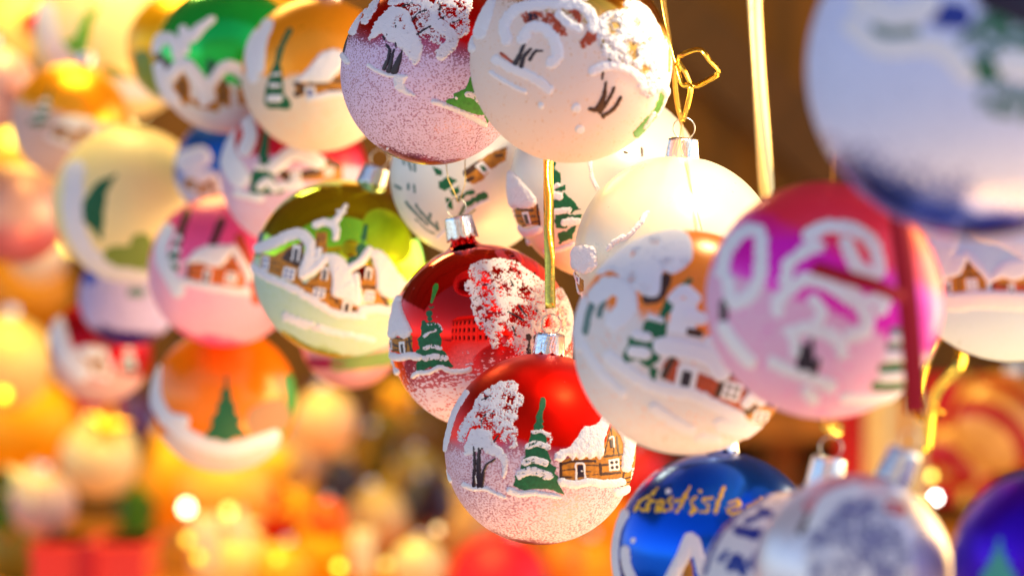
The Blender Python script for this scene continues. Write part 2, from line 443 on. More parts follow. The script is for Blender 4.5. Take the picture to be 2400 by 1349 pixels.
V, F = join(parts); struct(mesh('wall', V, F, WALLW, smooth=False))
V, F = join([box(0, 2.75, 1.25, 5.6, 3.7, .04)]+[box(0, .95+i*.6, 1.2, 5.6, .06, .08) for i in range(7)])
struct(mesh('roof', V, F, ROOFW, smooth=False))
def box_thing(name, label, cat, parts, loc=(0, 0, 0), group=None, bev=0):
    r = thing(name, loc, label, cat, group)
    for nm, (V, F), m in parts:
        o = mesh(nm, V, F, m, r, smooth=False)
        if bev: bevel(o, bev)
    return r
# counter with an orange cloth behind the hanging baubles
CLOTH = simple('orange_cloth', (.80, .30, .02), .8, bump=.4, bscale=60, var=.2)
box_thing('counter', 'wooden stall counter under a deep orange cloth behind the hanging baubles', 'counter',
          [('cloth_top', box(0, 3.41, -.341, 3.6, 1.56, .012), CLOTH), ('cloth_front', box(0, 2.62, -.58, 3.6, .012, .47), CLOTH),
           ('cabinet', box(0, 3.41, -.95, 3.5, 1.5, 1.19), WALLW)])
box_thing('shelf', 'orange brown wooden shelf along the stall wall right of the red ornaments', 'shelf',
          [('shelf_board', box(.82, 4.2, -.19, 1.2, .5, .04), SHELFW), ('bracket', box(.4, 4.3, -.26, .04, .3, .1), SHELFW),
           ('bracket', box(1.25, 4.3, -.26, .04, .3, .1), SHELFW)])
BEAMW = wood('dark_beam_wood', (.10, .035, .005), .5)
brace = thing('timber_brace', P(1690, 140, 4.3), 'dark timber brace across the brown stall wall behind the gold bow', 'beam')
mesh('beam', *box(0, 0, 0, .9, .06, .10), BEAMW, brace, smooth=False); brace.rotation_euler = (0, math.radians(42), 0)
mesh('bolt', *lathe([(1e-5, .012), (.018, .012), (.02, 0)], 12), WIRE, brace).rotation_euler = (math.pi/2, 0, 0)
# the square that the mirror baubles look back on
PLASTER = simple('cream_plaster', (.62, .55, .45), .9, var=.15, bscale=2); GLASSD = simple('window_glass', (.03, .04, .05), .1)
TRIM = simple('stone_trim', (.7, .66, .6), .8)
def facade(x0, x1, y, h, mat, label, nx, nz, roofm):
    r = thing('town_house', ((x0+x1)/2, y, -1.55), label, 'house', 'houses across the market square')
    w = x1-x0; V, F = box(0, -4, h/2, w, 8, h); mesh('wall', V, F, mat, r, smooth=False)
    V = [(-w/2-.3, .4, h), (w/2+.3, .4, h), (w/2+.3, -8.4, h), (-w/2-.3, -8.4, h), (-w/2-.3, -4, h+3.4), (w/2+.3, -4, h+3.4)]
    mesh('roof', V, [(0, 1, 5, 4), (2, 3, 4, 5), (0, 4, 3), (1, 2, 5), (0, 3, 2, 1)], roofm, r, smooth=False)
    for i in range(nx):
        for k in range(nz):
            cx = -w/2+(i+.5)*w/nx; cz = (k+.55)*h/nz
            V, F = box(cx, .03, cz, w/nx*.52, .1, h/nz*.62); o = mesh('window_frame', V, F, TRIM, r, smooth=False)
            V, F = box(cx, .09, cz, w/nx*.40, .04, h/nz*.52); g = mesh('window_pane', V, F, GLASSD, o, smooth=False)
TILE = simple('roof_tiles', (.30, .09, .05), .8)
facade(-11, -1.5, -13, 7.5, PLASTER, 'cream town house across the square mirrored in the red bauble', 6, 3, TILE)
facade(-1.3, 8, -14, 8.5, simple('pink_plaster', (.60, .42, .36), .9), 'rose plastered town house across the square beside the cream one', 5, 3, TILE)

# ================================================================== THE BAUBLES
RED = (.95, .008, .006)
def strings(b, dx=0, top=.95, label=None, mat=GOLDS, r=.00028):
    a = b.ringtop; e = Vector((a.x+dx, a.y+.004, top))
    o = mesh('hanging_string', *tube([a-Vector((0, 0, .001)), a*.5+e*.5, e], r, 6), mat)
    tag(o, label, 'string', 'thin strings holding the baubles'); return o
def ribbon(name, pts, w, mat, label, group=None, twist=None, nrm=None, th=.0002):
    q = catmull(pts, 8); q = [Vector(p) for p in q]; V = []; F = []
    for i, p in enumerate(q):
        t = (q[min(i+1, len(q)-1)]-q[max(i-1, 0)]).normalized()
        a = twist(i/(len(q)-1)) if twist else 0
        n = Vector((math.sin(a), -math.cos(a), 0)) if nrm is None else nrm
        s = t.cross(n).normalized(); V += [p-s*w/2, p, p+s*w/2]
    for i in range(len(q)-1):
        for k in range(2): F.append((i*3+k, i*3+k+1, i*3+k+4, i*3+k+3))
    o = mesh(name, V, F, mat); m = o.modifiers.new('thickness', 'SOLIDIFY'); m.thickness = th
    return tag(o, label, 'ribbon', group)

# ---- matte red bauble, in focus at the bottom centre
b = Ball(1266, 1051, 224, 1.165, 'matte red bauble with snowy tree, green fir and log cottage, sharp, low in the middle', (.09, 1), cap=(.985, 1.20), step=1.1, seg=192)
b.glass(ball_mat('matte_red_lacquer', (.86, .008, .003), .36, 1.0, b.R, b.axis, frost=.06, bottom=-1.02, scale=1500, soft=.2, stretch=1.25, fcol=(.82, .62, .76), cmax=.54, veil=.42, col2=(.40, .0, .05), split=.02, splitw=.1, soft_edge=11))
c = Crop(1000, 780, 2.594)
b.paint('painted_tree', [
    c.G([(500, 298), (540, 303), (562, 335), (555, 362), (592, 398), (586, 440), (558, 470), (560, 520), (528, 560), (558, 590), (552, 640), (552, 690), (515, 700), (480, 660), (430, 672), (400, 640), (350, 600), (330, 560),
         (285, 572), (262, 600), (240, 660), (200, 650), (200, 590), (230, 540), (252, 500), (285, 470), (300, 425), (330, 380), (400, 328), (450, 303)], SNOW, h=1.9, z=2, lace=.9, ls=3.6, rough=1.8, smooth=True,
        holes=[(500, 400, 46), (498, 460, 36), (350, 505, 48), (400, 500, 34), (390, 560, 40), (440, 620, 46), (500, 660, 36), (370, 400, 22), (410, 650, 40), (250, 640, 20)]),
    c.G([(280, 590), (340, 582), (400, 610), (418, 665), (470, 712), (497, 765), (488, 860), (462, 865), (470, 800), (425, 748), (378, 735), (345, 705), (300, 725), (250, 745), (238, 700), (258, 648)], SNOW, h=2, z=3, lace=.5, ls=3.2, rough=1.8, smooth=True),
    c.S([(245, 365), (180, 470), (150, 560), (128, 640), (112, 705)], 34, SNOW, h=3, z=2, lace=.2), c.S([(104, 838), (122, 862), (148, 895)], 24, SNOW, h=3, z=2),
    c.S([(340, 600), (345, 530), (375, 495), (410, 492)], 7, DARKP, z=2), c.S([(345, 415), (375, 400), (400, 392)], 6, DARKP, z=9), c.S([(418, 660), (440, 625)], 7, DARKP, z=9),
    c.S([(300, 690), (302, 800), (297, 920)], 11, DARKP, z=9, wend=16), c.S([(331, 700), (326, 820), (335, 922)], 12, DARKP, z=10, wend=34), c.S([(424, 762), (372, 800), (350, 860), (344, 922)], 9, DARKP, z=9, wend=22),
    c.S([(318, 905), (312, 860)], 5, WHITEP, z=11), c.S([(345, 700), (385, 705)], 6, DARKP, z=9),
    c.S([(235, 918), (300, 940), (365, 938), (425, 965), (485, 990)], 30, SNOW, h=3.4, z=3, wend=16)])
b.paint('painted_fir', [
    c.G([(695, 402), (712, 398), (722, 412), (720, 445), (705, 490), (702, 525), (712, 545), (698, 556), (712, 572), (700, 590), (722, 612), (728, 650), (720, 690), (742, 740), (755, 770), (748, 790), (786, 815), (775, 845), (796, 868), (788, 890), (832, 972),
         (800, 962), (770, 945), (730, 938), (650, 935), (600, 948), (560, 935), (533, 918), (545, 880), (540, 862), (575, 830), (580, 790), (600, 750), (602, 715), (622, 665), (635, 620), (655, 595), (652, 570), (668, 540), (664, 515), (684, 470), (690, 430)], GREENP, z=3, h=.7, rough=.9),
    c.S([(648, 606), (690, 598), (722, 612), (745, 622)], 22, SNOW, h=2, z=4, lace=.7, ls=3.5), c.S([(616, 690), (670, 672), (735, 692)], 34, SNOW, h=2.2, z=4, lace=.65, ls=3.5),
    c.S([(600, 782), (650, 765), (722, 785)], 40, SNOW, h=2.4, z=4, lace=.6, ls=3.5), c.S([(572, 855), (640, 830), (740, 860)], 50, SNOW, h=2.4, z=4, lace=.6, ls=3.5, rough=1.6),
    c.S([(512, 948), (565, 968), (640, 962), (720, 972), (805, 985)], 44, SNOW, h=3.8, z=3, wend=22), c.S([(725, 620), (760, 640), (730, 680)], 18, SNOW, h=1, z=3, lace=1.1, ls=3)])
cot = [c.G([(808, 780), (870, 752), (1060, 745), (1068, 690), (1112, 562), (1165, 610), (1205, 720), (1225, 790), (1190, 800), (1178, 928), (1020, 888), (822, 892)], OCHRE, z=2, h=.8, rough=.5),
       c.G([(1185, 830), (1240, 790), (1232, 700), (1270, 640), (1292, 700), (1305, 790), (1290, 905), (1178, 928)], OCHRE, z=2, h=.8, rough=.5),
       c.S([(812, 785), (812, 880)], 16, BROWNP, z=3), c.S([(812, 792), (900, 775), (1015, 776)], 16, BROWNP, z=3), c.S([(815, 830), (895, 822)], 10, BROWNP, z=3), c.S([(818, 868), (880, 868)], 12, BROWNP, z=3),
       c.S([(905, 828), (990, 838)], 6, BROWNP, z=3), c.S([(960, 860), (1030, 852)], 5, BROWNP, z=3), c.S([(960, 800), (1030, 800)], 8, BROWNP, z=3),
       c.S([(1068, 748), (1195, 732)], 13, BROWNP, z=3), c.S([(1112, 568), (1070, 735)], 8, BROWNP, z=3), c.S([(1110, 580), (1130, 735)], 9, BROWNP, z=3), c.S([(1145, 630), (1150, 690), (1158, 740)], 14, BROWNP, z=3),
       c.S([(1045, 795), (1050, 855)], 18, BROWNP, z=3), c.S([(1045, 800), (1095, 795)], 12, BROWNP, z=3), c.S([(1050, 850), (1110, 848), (1165, 842)], 16, BROWNP, z=3), c.S([(1165, 770), (1195, 768)], 10, BROWNP, z=3), c.S([(1165, 805), (1190, 800)], 9, BROWNP, z=3),
       c.S([(1192, 820), (1178, 925)], 12, BROWNP, z=3), c.S([(1192, 845), (1300, 815)], 10, BROWNP, z=3), c.S([(1190, 880), (1235, 872)], 12, BROWNP, z=3), c.S([(1185, 905), (1290, 892)], 9, BROWNP, z=3), c.S([(1235, 740), (1300, 725)], 9, BROWNP, z=3),
       c.S([(1262, 650), (1245, 735)], 7, BROWNP, z=3), c.S([(1280, 690), (1290, 760)], 8, BROWNP, z=3), c.S([(1300, 730), (1300, 880)], 8, BROWNP, z=3),
       c.G([(912, 797), (945, 797), (950, 868), (905, 872)], DARKP, z=4, rough=.3), c.S([(902, 880), (902, 830), (898, 800), (905, 788), (945, 790), (950, 830), (954, 868)], 11, WHITEP, z=5, rough=.5), c.S([(934, 832)], 11, WHITEP, z=6, rough=.2),
       c.G([(1092, 766), (1158, 758), (1164, 828), (1100, 834)], WHITEP, z=4, rough=.5)]
for x, y in ((1114, 784), (1142, 780), (1117, 813), (1145, 810)): cot.append(c.S([(x, y)], 20, DARKP, z=6, rough=.3))
cot += [c.S([(1100, 640), (1122, 632), (1128, 690)], 9, WHITEP, z=5, rough=.4), c.S([(1108, 655), (1112, 690)], 16, DARKP, z=4, rough=.3),
        c.G([(1242, 818), (1276, 812), (1268, 890), (1236, 888)], WHITEP, z=4, rough=.5)]
for x, y in ((1251, 838), (1266, 834), (1247, 868), (1261, 864)): cot.append(c.S([(x, y)], 12, DARKP, z=6, rough=.2))
b.paint('painted_cottage', cot)
b.paint('cottage_snow', [
    c.G([(772, 740), (800, 714), (852, 700), (900, 650), (950, 574), (990, 570), (1030, 550), (1072, 500), (1098, 488), (1108, 520), (1085, 590), (1068, 650), (1062, 730), (1040, 765), (1012, 745), (992, 765), (962, 748), (930, 768), (900, 750), (880, 768), (850, 745), (812, 778), (775, 765)], SNOW, h=7, z=4, rough=1.5, smooth=True),
    c.S([(1100, 510), (1150, 560), (1190, 620), (1215, 690), (1205, 760), (1202, 812)], 38, SNOW, h=6.5, z=5, wend=58), c.S([(1242, 615), (1236, 690), (1220, 780)], 40, SNOW, h=6, z=5),
    c.S([(1300, 640), (1328, 700), (1325, 775)], 50, SNOW, h=7, z=4), c.S([(815, 895), (890, 912), (980, 898), (1050, 908), (1130, 905), (1180, 898)], 46, SNOW, h=5.5, z=4),
    c.S([(1150, 965), (1215, 948), (1265, 955), (1292, 905)], 48, SNOW, h=6, z=5)])
# ---- shiny red bauble behind it
b2 = Ball(1130, 788, 217, 1.235, 'shiny red mirror bauble with fir tree and tiny cottage, directly behind the matte red one', (-.2, 1), cap=(1.085, 1.31), step=1.2, seg=192)
b2.glass(ball_mat('mirror_red_lacquer', RED, .035, 1, b2.R, b2.axis, frost=-.04, scale=1000, soft=.5, stretch=2.0, fcol=(.84, .66, .80), cmax=.60, veil=.38, soft_edge=12))
c = Crop(880, 500, 2.698)
b2.paint('painted_fir', [
    c.G([(385, 448), (402, 452), (405, 475), (388, 515), (366, 572), (355, 568), (366, 515), (370, 470)], GREENL, z=2, rough=.4), c.S([(348, 592), (358, 602), (374, 594)], 8, GREENP, z=2, rough=.3),
    c.S([(348, 636)], 38, GREENP, z=2, rough=.7), c.S([(352, 668)], 30, GREENP, z=2, rough=.7), c.S([(312, 690)], 24, GREENP, z=2, rough=.7),
    c.G([(330, 690), (380, 688), (422, 718), (432, 748), (412, 765), (428, 800), (418, 850), (452, 882), (462, 912), (498, 962), (478, 968), (430, 948), (392, 962), (350, 962), (310, 988), (268, 990), (264, 950), (290, 922), (260, 885), (268, 862), (295, 855), (275, 800), (300, 762), (298, 702)], GREENP, z=3, h=.6, rough=1.2),
    c.S([(318, 778), (350, 755), (390, 738)], 18, SNOW, h=1.6, z=4, lace=.75, ls=3.5), c.S([(345, 700), (400, 705), (425, 730)], 16, SNOW, h=1.2, z=4, lace=1, ls=3.5), c.S([(325, 850), (370, 838), (415, 850)], 26, SNOW, h=1.6, z=4, lace=.8, ls=3.5),
    c.S([(325, 912), (380, 900), (450, 912)], 36, SNOW, h=2, z=4, lace=.6, ls=3.5), c.S([(250, 1022), (280, 1002), (345, 998), (415, 966), (470, 988), (540, 992), (600, 978)], 30, SNOW, h=3.6, z=3)])
b2.paint('painted_cottage', [
    c.G([(92, 795), (150, 785), (240, 768), (242, 872), (200, 884), (92, 862)], OCHRE, z=2, h=.6, rough=.5), c.S([(115, 785), (175, 792)], 12, BROWNP, z=3), c.S([(205, 800), (205, 870)], 8, BROWNP, z=3), c.S([(222, 785), (238, 870)], 18, BROWNP, z=3), c.S([(118, 825), (150, 838)], 16, BROWNP, z=3),
    c.S([(118, 862), (150, 860)], 14, BROWNP, z=3), c.S([(210, 810), (240, 805)], 12, BROWNP, z=3), c.S([(85, 920), (100, 955)], 18, BROWNP, z=3),
    c.G([(156, 812), (194, 806), (200, 884), (164, 878)], WHITEP, z=4, rough=.4), c.G([(168, 826), (186, 822), (190, 880), (174, 878)], DARKP, z=5, rough=.3),
    c.G([(84, 798), (110, 796), (112, 862), (84, 858)], WHITEP, z=4, rough=.4), c.S([(92, 815), (92, 845)], 7, DARKP, z=5, rough=.2), c.S([(103, 815), (103, 845)], 7, DARKP, z=5, rough=.2),
    c.S([(78, 690), (68, 790)], 18, BROWNP, z=2)])
b2.paint('cottage_snow', [
    c.G([(105, 640), (130, 580), (165, 560), (180, 620), (222, 705), (232, 765), (190, 790), (150, 770), (120, 790), (88, 765)], SNOW, h=6.5, z=4, smooth=True), c.S([(150, 540), (90, 600), (52, 690), (42, 800), (62, 872)], 44, SNOW, h=6, z=4),
    c.S([(150, 585), (185, 660), (228, 745)], 24, SNOW, h=6, z=6), c.S([(92, 898), (160, 908), (225, 896), (285, 905)], 46, SNOW, h=5, z=4), c.S([(92, 945), (92, 985), (135, 1000)], 42, SNOW, h=5, z=4)])
b2.paint('painted_tree', [
    c.G([(612, 330), (680, 306), (780, 293), (880, 310), (940, 350), (1000, 395), (1065, 440), (1110, 500), (1160, 470), (1215, 520), (1248, 620), (1242, 760), (1190, 860), (1100, 900), (950, 900), (890, 900), (870, 850), (800, 838), (740, 850), (700, 762), (640, 702), (610, 602), (602, 532), (568, 482), (568, 440), (602, 420), (588, 370)],
        SNOW, h=1.9, z=2, lace=.9, ls=4.5, rough=1.8, smooth=True,
        holes=[(690, 420, 62), (690, 490, 54), (640, 480, 30), (820, 480, 52), (730, 630, 74), (905, 640, 84), (1000, 640, 40), (940, 500, 62), (830, 770, 80), (760, 380, 46), (870, 370, 60), (1160, 520, 36), (1160, 620, 40), (1180, 700, 40), (1080, 690, 40), (740, 560, 30), (660, 600, 30)]),
    c.S([(832, 625), (880, 650), (930, 680)], 9, DARKP, z=9, rough=.6), c.S([(902, 590), (935, 640), (950, 650)], 8, DARKP, z=9, rough=.6), c.S([(848, 430), (866, 470)], 8, DARKP, z=9), c.S([(680, 460), (712, 456)], 6, DARKP, z=9), c.S([(1000, 610), (1035, 640)], 7, DARKP, z=9), c.S([(862, 720), (880, 768)], 9, DARKP, z=9),
    c.S([(958, 780)], 42, DARKP, z=9, rough=1.4), c.S([(962, 790), (960, 860), (966, 915)], 10, DARKP, z=9, wend=36), c.S([(1022, 765), (992, 782), (1000, 850), (1000, 908)], 9, DARKP, z=9, wend=16)])

# ---- frosted lilac and red bauble at the top centre
b = Ball(1013, 172, 215, 1.175, 'red bauble frosted lilac white with bare tree strokes, at the top edge left of centre', (.16, 1), cap=(.99, 1.2), step=1.15, seg=192)
b.glass(ball_mat('satin_red_frosted', (.78, .006, .006), .25, 1.0, b.R, b.axis, frost=.42, bottom=-.965, scale=1450, soft=.28, stretch=1.25, fcol=(.76, .60, .86), cmax=.56, veil=.45, col2=(.30, .0, .08), split=.3, splitw=.2, soft_edge=11))
c = Crop(780, 0, 3.372)
b.paint('painted_tree', [
    c.G([(345, 190), (440, 88), (500, 68), (590, 100), (640, 200), (682, 300), (712, 400), (660, 515), (590, 440), (520, 368), (440, 330), (400, 270), (300, 325), (325, 240)], SNOW, h=2.6, z=2, lace=.35, ls=4.2, rough=2, smooth=True, holes=[(535, 170, 46), (500, 210, 30), (560, 215, 30)]),
    c.S([(475, 30), (600, 5), (760, 60), (800, 140), (790, 190)], 62, SNOW, h=2.6, z=2, lace=.6, ls=4.5, rough=2),
    c.G([(820, -30), (1060, -40), (1098, 60), (1066, 130), (1068, 260), (985, 312), (930, 255), (900, 190), (850, 130), (800, 60)], SNOW, h=2.8, z=2, lace=.85, ls=4.5, rough=2, smooth=True, holes=[(940, 110, 60), (870, 60, 50), (1010, 70, 46), (950, 230, 50), (980, 10, 40), (1010, 180, 30)]),
    c.S([(820, 200), (900, 260), (940, 330), (860, 430)], 100, SNOW, h=2.8, z=2, lace=.5, ls=4.2, rough=2), c.G([(640, 120), (760, 120), (850, 200), (860, 370), (760, 340), (680, 280)], SNOW, h=1.6, z=2, lace=1.15, ls=3.5),
    c.G([(560, 30), (760, 30), (760, 140), (640, 160)], SNOW, h=1.6, z=2, lace=1.2, ls=3.5),
    ])
b.paint('painted_tree', [c.S([(345, -10), (315, 80), (262, 175)], 56, SNOW, h=2.6, z=2, lace=.5, rough=2), c.S([(200, 110), (160, 250)], 70, SNOW, h=3, z=2, lace=.25), c.S([(240, 30), (260, 110)], 30, SNOW, h=2, z=2, lace=.8), c.S([(36, 440), (75, 440), (125, 492)], 42, SNOW, h=4, z=3), c.S([(128, 245), (92, 410)], 16, DARKP, z=4)])
b.paint('painted_branch', [
    c.S([(662, 292), (740, 240), (822, 202)], 12, DARKP, z=9, rough=.8), c.S([(635, 170), (690, 115), (742, 102)], 10, DARKP, z=9), c.S([(838, 20), (846, 60), (842, 112)], 12, DARKP, z=9), c.S([(832, 170), (882, 148)], 12, DARKP, z=9), c.S([(920, 197), (990, 174)], 9, DARKP, z=9), c.S([(560, 65), (640, 40)], 8, DARKP, z=9),
    c.S([(505, 185)], 22, DARKP, z=9), c.S([(506, 200), (505, 252)], 14, DARKP, z=9), c.S([(410, 300), (420, 325)], 10, DARKP, z=9), c.S([(440, 285), (442, 305)], 9, DARKP, z=9), c.S([(505, 310), (508, 380)], 10, DARKP, z=9, lace=.6),
    c.S([(436, 365), (458, 400), (452, 460), (418, 545)], 12, DARKP, z=9, wend=26), c.S([(492, 400), (475, 470), (452, 562)], 12, DARKP, z=9, wend=32), c.S([(556, 405), (530, 480), (497, 560)], 9, DARKP, z=9, wend=56),
    c.S([(298, 520), (350, 556), (450, 596), (530, 600), (585, 606)], 30, SNOW, h=4, z=3, wend=26), c.G([(492, 600), (590, 600), (570, 660), (592, 702), (655, 752), (565, 735), (500, 690)], SNOW, h=4, z=3, rough=1, smooth=True),
   ])
b.paint('paint_drop', [c.S([(435, 1168)], 20, SNOW, h=2, z=3)])
b.paint('painted_fir', [
    c.G([(1090, 585), (1112, 690), (1172, 800), (1212, 880), (1238, 945), (1212, 962), (1190, 902), (1112, 895), (1010, 852), (900, 812), (888, 785), (950, 770), (948, 740), (1000, 714), (1040, 694), (1062, 650)], GREENL, z=3, h=.8, rough=1.5),
    c.S([(1055, 742), (1100, 750), (1160, 800)], 46, SNOW, h=2, z=5, lace=.7, ls=3.5), c.S([(968, 770)], 26, SNOW, z=5),
    c.S([(800, 798), (900, 832), (1000, 872), (1100, 925), (1192, 978)], 38, SNOW, h=4, z=4, wend=44)])

b7 = b
# ---- cream frosted gold bauble at the top, a little nearer
b = Ball(1338, 145, 237, 1.115, 'cream frosted bauble with gold rim and thick snowy trees, touching the lilac one above', (.3, 1), cap=(.99, 1.2), step=1.4, seg=160)
b.glass(ball_mat('gold_frosted', (.95, .42, .03), .12, 1, b.R, b.axis, frost=.62, bottom=None, scale=1000, soft=.3, cmax=.70, fcol=(.84, .68, .64)))
c = Crop(1080, 0, 3.373)
b.paint('painted_tree', [
    c.S([(380, 330), (360, 200), (450, 90), (600, 55), (800, 45), (950, 70), (1030, 150), (1040, 240)], 84, SNOW, h=5, z=3, lace=.1, rough=2), c.S([(500, 320), (560, 235), (660, 235), (740, 320), (770, 440), (720, 500)], 90, SNOW, h=5, z=3, rough=2),
    c.S([(230, 0), (200, 120), (160, 260)], 110, SNOW, h=4, z=2), c.S([(780, 130), (850, 200), (930, 240)], 70, SNOW, h=5, z=3), c.S([(520, -20), (700, 10), (980, -10)], 60, SNOW, h=4, z=3, lace=.5)])
b.paint('painted_tree', [
    c.G([(1100, 160), (1180, 115), (1280, 110), (1400, 50), (1490, 140), (1545, 260), (1575, 400), (1560, 480), (1570, 640), (1520, 730), (1440, 740), (1400, 680), (1340, 520), (1200, 480), (1100, 400)], simple('olive_gold_paint', (.42, .22, .02), .5, var=.5, bscale=500), z=2, smooth=True),
    c.G([(1085, 150), (1180, 100), (1270, 90), (1290, 30), (1400, 28), (1500, 130), (1560, 250), (1592, 400), (1572, 480), (1592, 560), (1592, 650), (1530, 745), (1440, 765), (1400, 700), (1430, 600), (1350, 530), (1200, 500), (1100, 420), (1060, 250)], SNOW, h=5, z=3, lace=.8, ls=7, rough=2.4, smooth=True,
        holes=[(1215, 220, 66), (1340, 390, 76), (1370, 190, 44), (1470, 300, 44), (1440, 540, 40)]),
    c.S([(1040, 560), (1150, 520), (1290, 540), (1400, 620), (1420, 680)], 70, SNOW, h=4, z=3),
    c.G([(480, 110), (560, 100), (790, 130), (840, 290), (760, 300), (700, 220), (520, 210)], RUST, z=2, lace=.8, ls=9, rough=2), c.G([(860, 100), (940, 90), (950, 170), (930, 200)], RUST, z=6, lace=.4, rough=2), c.G([(1030, 215), (1075, 240), (1060, 330), (960, 390), (940, 340)], RUST, z=6, lace=.6, rough=2), c.G([(540, 120), (600, 120), (620, 170), (540, 180)], DARKP, z=4, lace=.7, rough=2),
    c.S([(518, 345), (480, 430), (442, 500)], 18, DARKP, z=9, wend=34), c.S([(560, 392), (510, 450), (490, 528)], 16, DARKP, z=9, wend=34), c.S([(650, 408), (600, 410), (556, 472)], 12, DARKP, z=9, wend=26),
    c.S([(1138, 650), (1120, 770), (1080, 850)], 18, BROWNP, z=9, wend=50), c.S([(1015, 850), (1080, 862)], 26, BROWNP, z=9), c.S([(1202, 690), (1160, 780), (1095, 880)], 22, BROWNP, z=9), c.S([(1255, 762), (1200, 850), (1120, 905)], 20, BROWNP, z=9, wend=30), c.S([(1150, 420), (1172, 482)], 26, BROWNP, z=9), c.S([(1278, 380), (1300, 450), (1345, 480)], 16, BROWNP, z=9, lace=.4),
    c.S([(1115, 570), (1112, 620)], 12, BROWNP, z=9),
    c.S([(58, 300), (70, 345), (90, 380)], 70, SNOW, h=5, z=3), c.S([(290, 470), (420, 540), (600, 620), (700, 700)], 70, SNOW, h=3, z=3, rough=2), c.S([(255, 570), (360, 640), (520, 720)], 36, SNOW, h=4, z=3), c.S([(330, 425), (440, 510)], 16, RUST, z=8, lace=.4),
    c.S([(645, 825)], 46, WHITEP, h=3, z=3), c.S([(912, 842)], 70, WHITEP, h=3, z=3), c.S([(938, 1008)], 66, WHITEP, h=3, z=3)])
b.paint('painted_fir', [c.S([(1585, 750), (1550, 860), (1470, 960), (1392, 1050)], 40, GREENL, z=4, h=1, wend=66, rough=2), c.S([(1520, 890), (1450, 1000)], 26, SNOW, h=2, z=6, lace=.7, ls=4), c.S([(1600, 700), (1640, 780), (1570, 930)], 60, SNOW, h=5, z=4, rough=2), c.S([(1480, 1085), (1500, 1060)], 60, SNOW, h=5, z=4), c.S([(1640, 400), (1640, 560)], 20, GREENL, z=3)])
ball8 = b

# ---- white bauble behind the gold ribbon
b3 = Ball(1420, 432, 226, 1.255, 'white porcelain bauble with fir tree, standing behind the narrow gold ribbon in the middle', (.12, 1), cap=(1.0, 1.2), step=1.3, seg=160)
b3.glass(ball_mat('white_lacquer', (.80, .74, .68), .34, .15, b3.R, b3.axis))
c = Crop(1160, 320, 3.529)
ct = [c.G([(165, 598), (230, 585), (360, 560), (382, 620), (382, 725), (300, 722), (240, 745), (180, 702)], OCHRE, z=2, h=.6, rough=.5), c.S([(190, 598), (325, 605)], 20, BROWNP, z=3), c.S([(362, 565), (380, 720)], 16, BROWNP, z=3), c.S([(190, 650), (225, 652)], 20, BROWNP, z=3), c.S([(215, 690), (240, 700)], 16, BROWNP, z=3), c.S([(305, 655), (345, 655)], 14, BROWNP, z=3), c.S([(300, 640), (360, 645)], 5, BROWNP, z=3), c.S([(315, 705), (365, 695)], 14, BROWNP, z=3), c.S([(235, 730), (262, 728)], 16, BROWNP, z=3),
      c.G([(230, 622), (288, 614), (312, 712), (268, 722)], WHITEP, z=4, rough=.4), c.G([(246, 640), (280, 634), (300, 712), (268, 718)], DARKP, z=5, rough=.3),
      c.G([(128, 600), (165, 598), (182, 690), (140, 665)], WHITEP, z=4, rough=.4), c.S([(138, 608), (142, 624)], 12, BLUEP, z=5, rough=.2), c.S([(158, 606), (162, 622)], 12, BLUEP, z=5, rough=.2), c.S([(143, 645), (146, 655)], 12, BLUEP, z=5, rough=.2), c.S([(165, 645), (170, 662)], 12, BLUEP, z=5, rough=.2),
      c.S([(88, 345), (85, 440), (105, 550)], 28, OCHRE, z=3), c.S([(92, 400), (98, 510)], 10, BROWNP, z=4), c.S([(150, 765), (190, 800), (235, 832)], 14, BROWNP, z=3)]
b3.paint('painted_cottage', ct)
b3.paint('cottage_snow', [c.G([(78, 262), (125, 280), (200, 330), (290, 430), (342, 490), (352, 562), (282, 588), (190, 582), (128, 572), (105, 480), (95, 380), (78, 300)], SNOW, h=6, z=4, smooth=True, rough=1.5), c.S([(72, 275), (45, 370), (38, 460), (72, 560), (90, 660), (145, 740)], 50, SNOW, h=5, z=4), c.S([(190, 765), (270, 792), (375, 762)], 60, SNOW, h=5, z=4), c.S([(190, 842), (225, 880), (275, 880)], 54, SNOW, h=5, z=4), c.S([(75, 245), (120, 110), (150, 40)], 8, GREENP, z=2)])
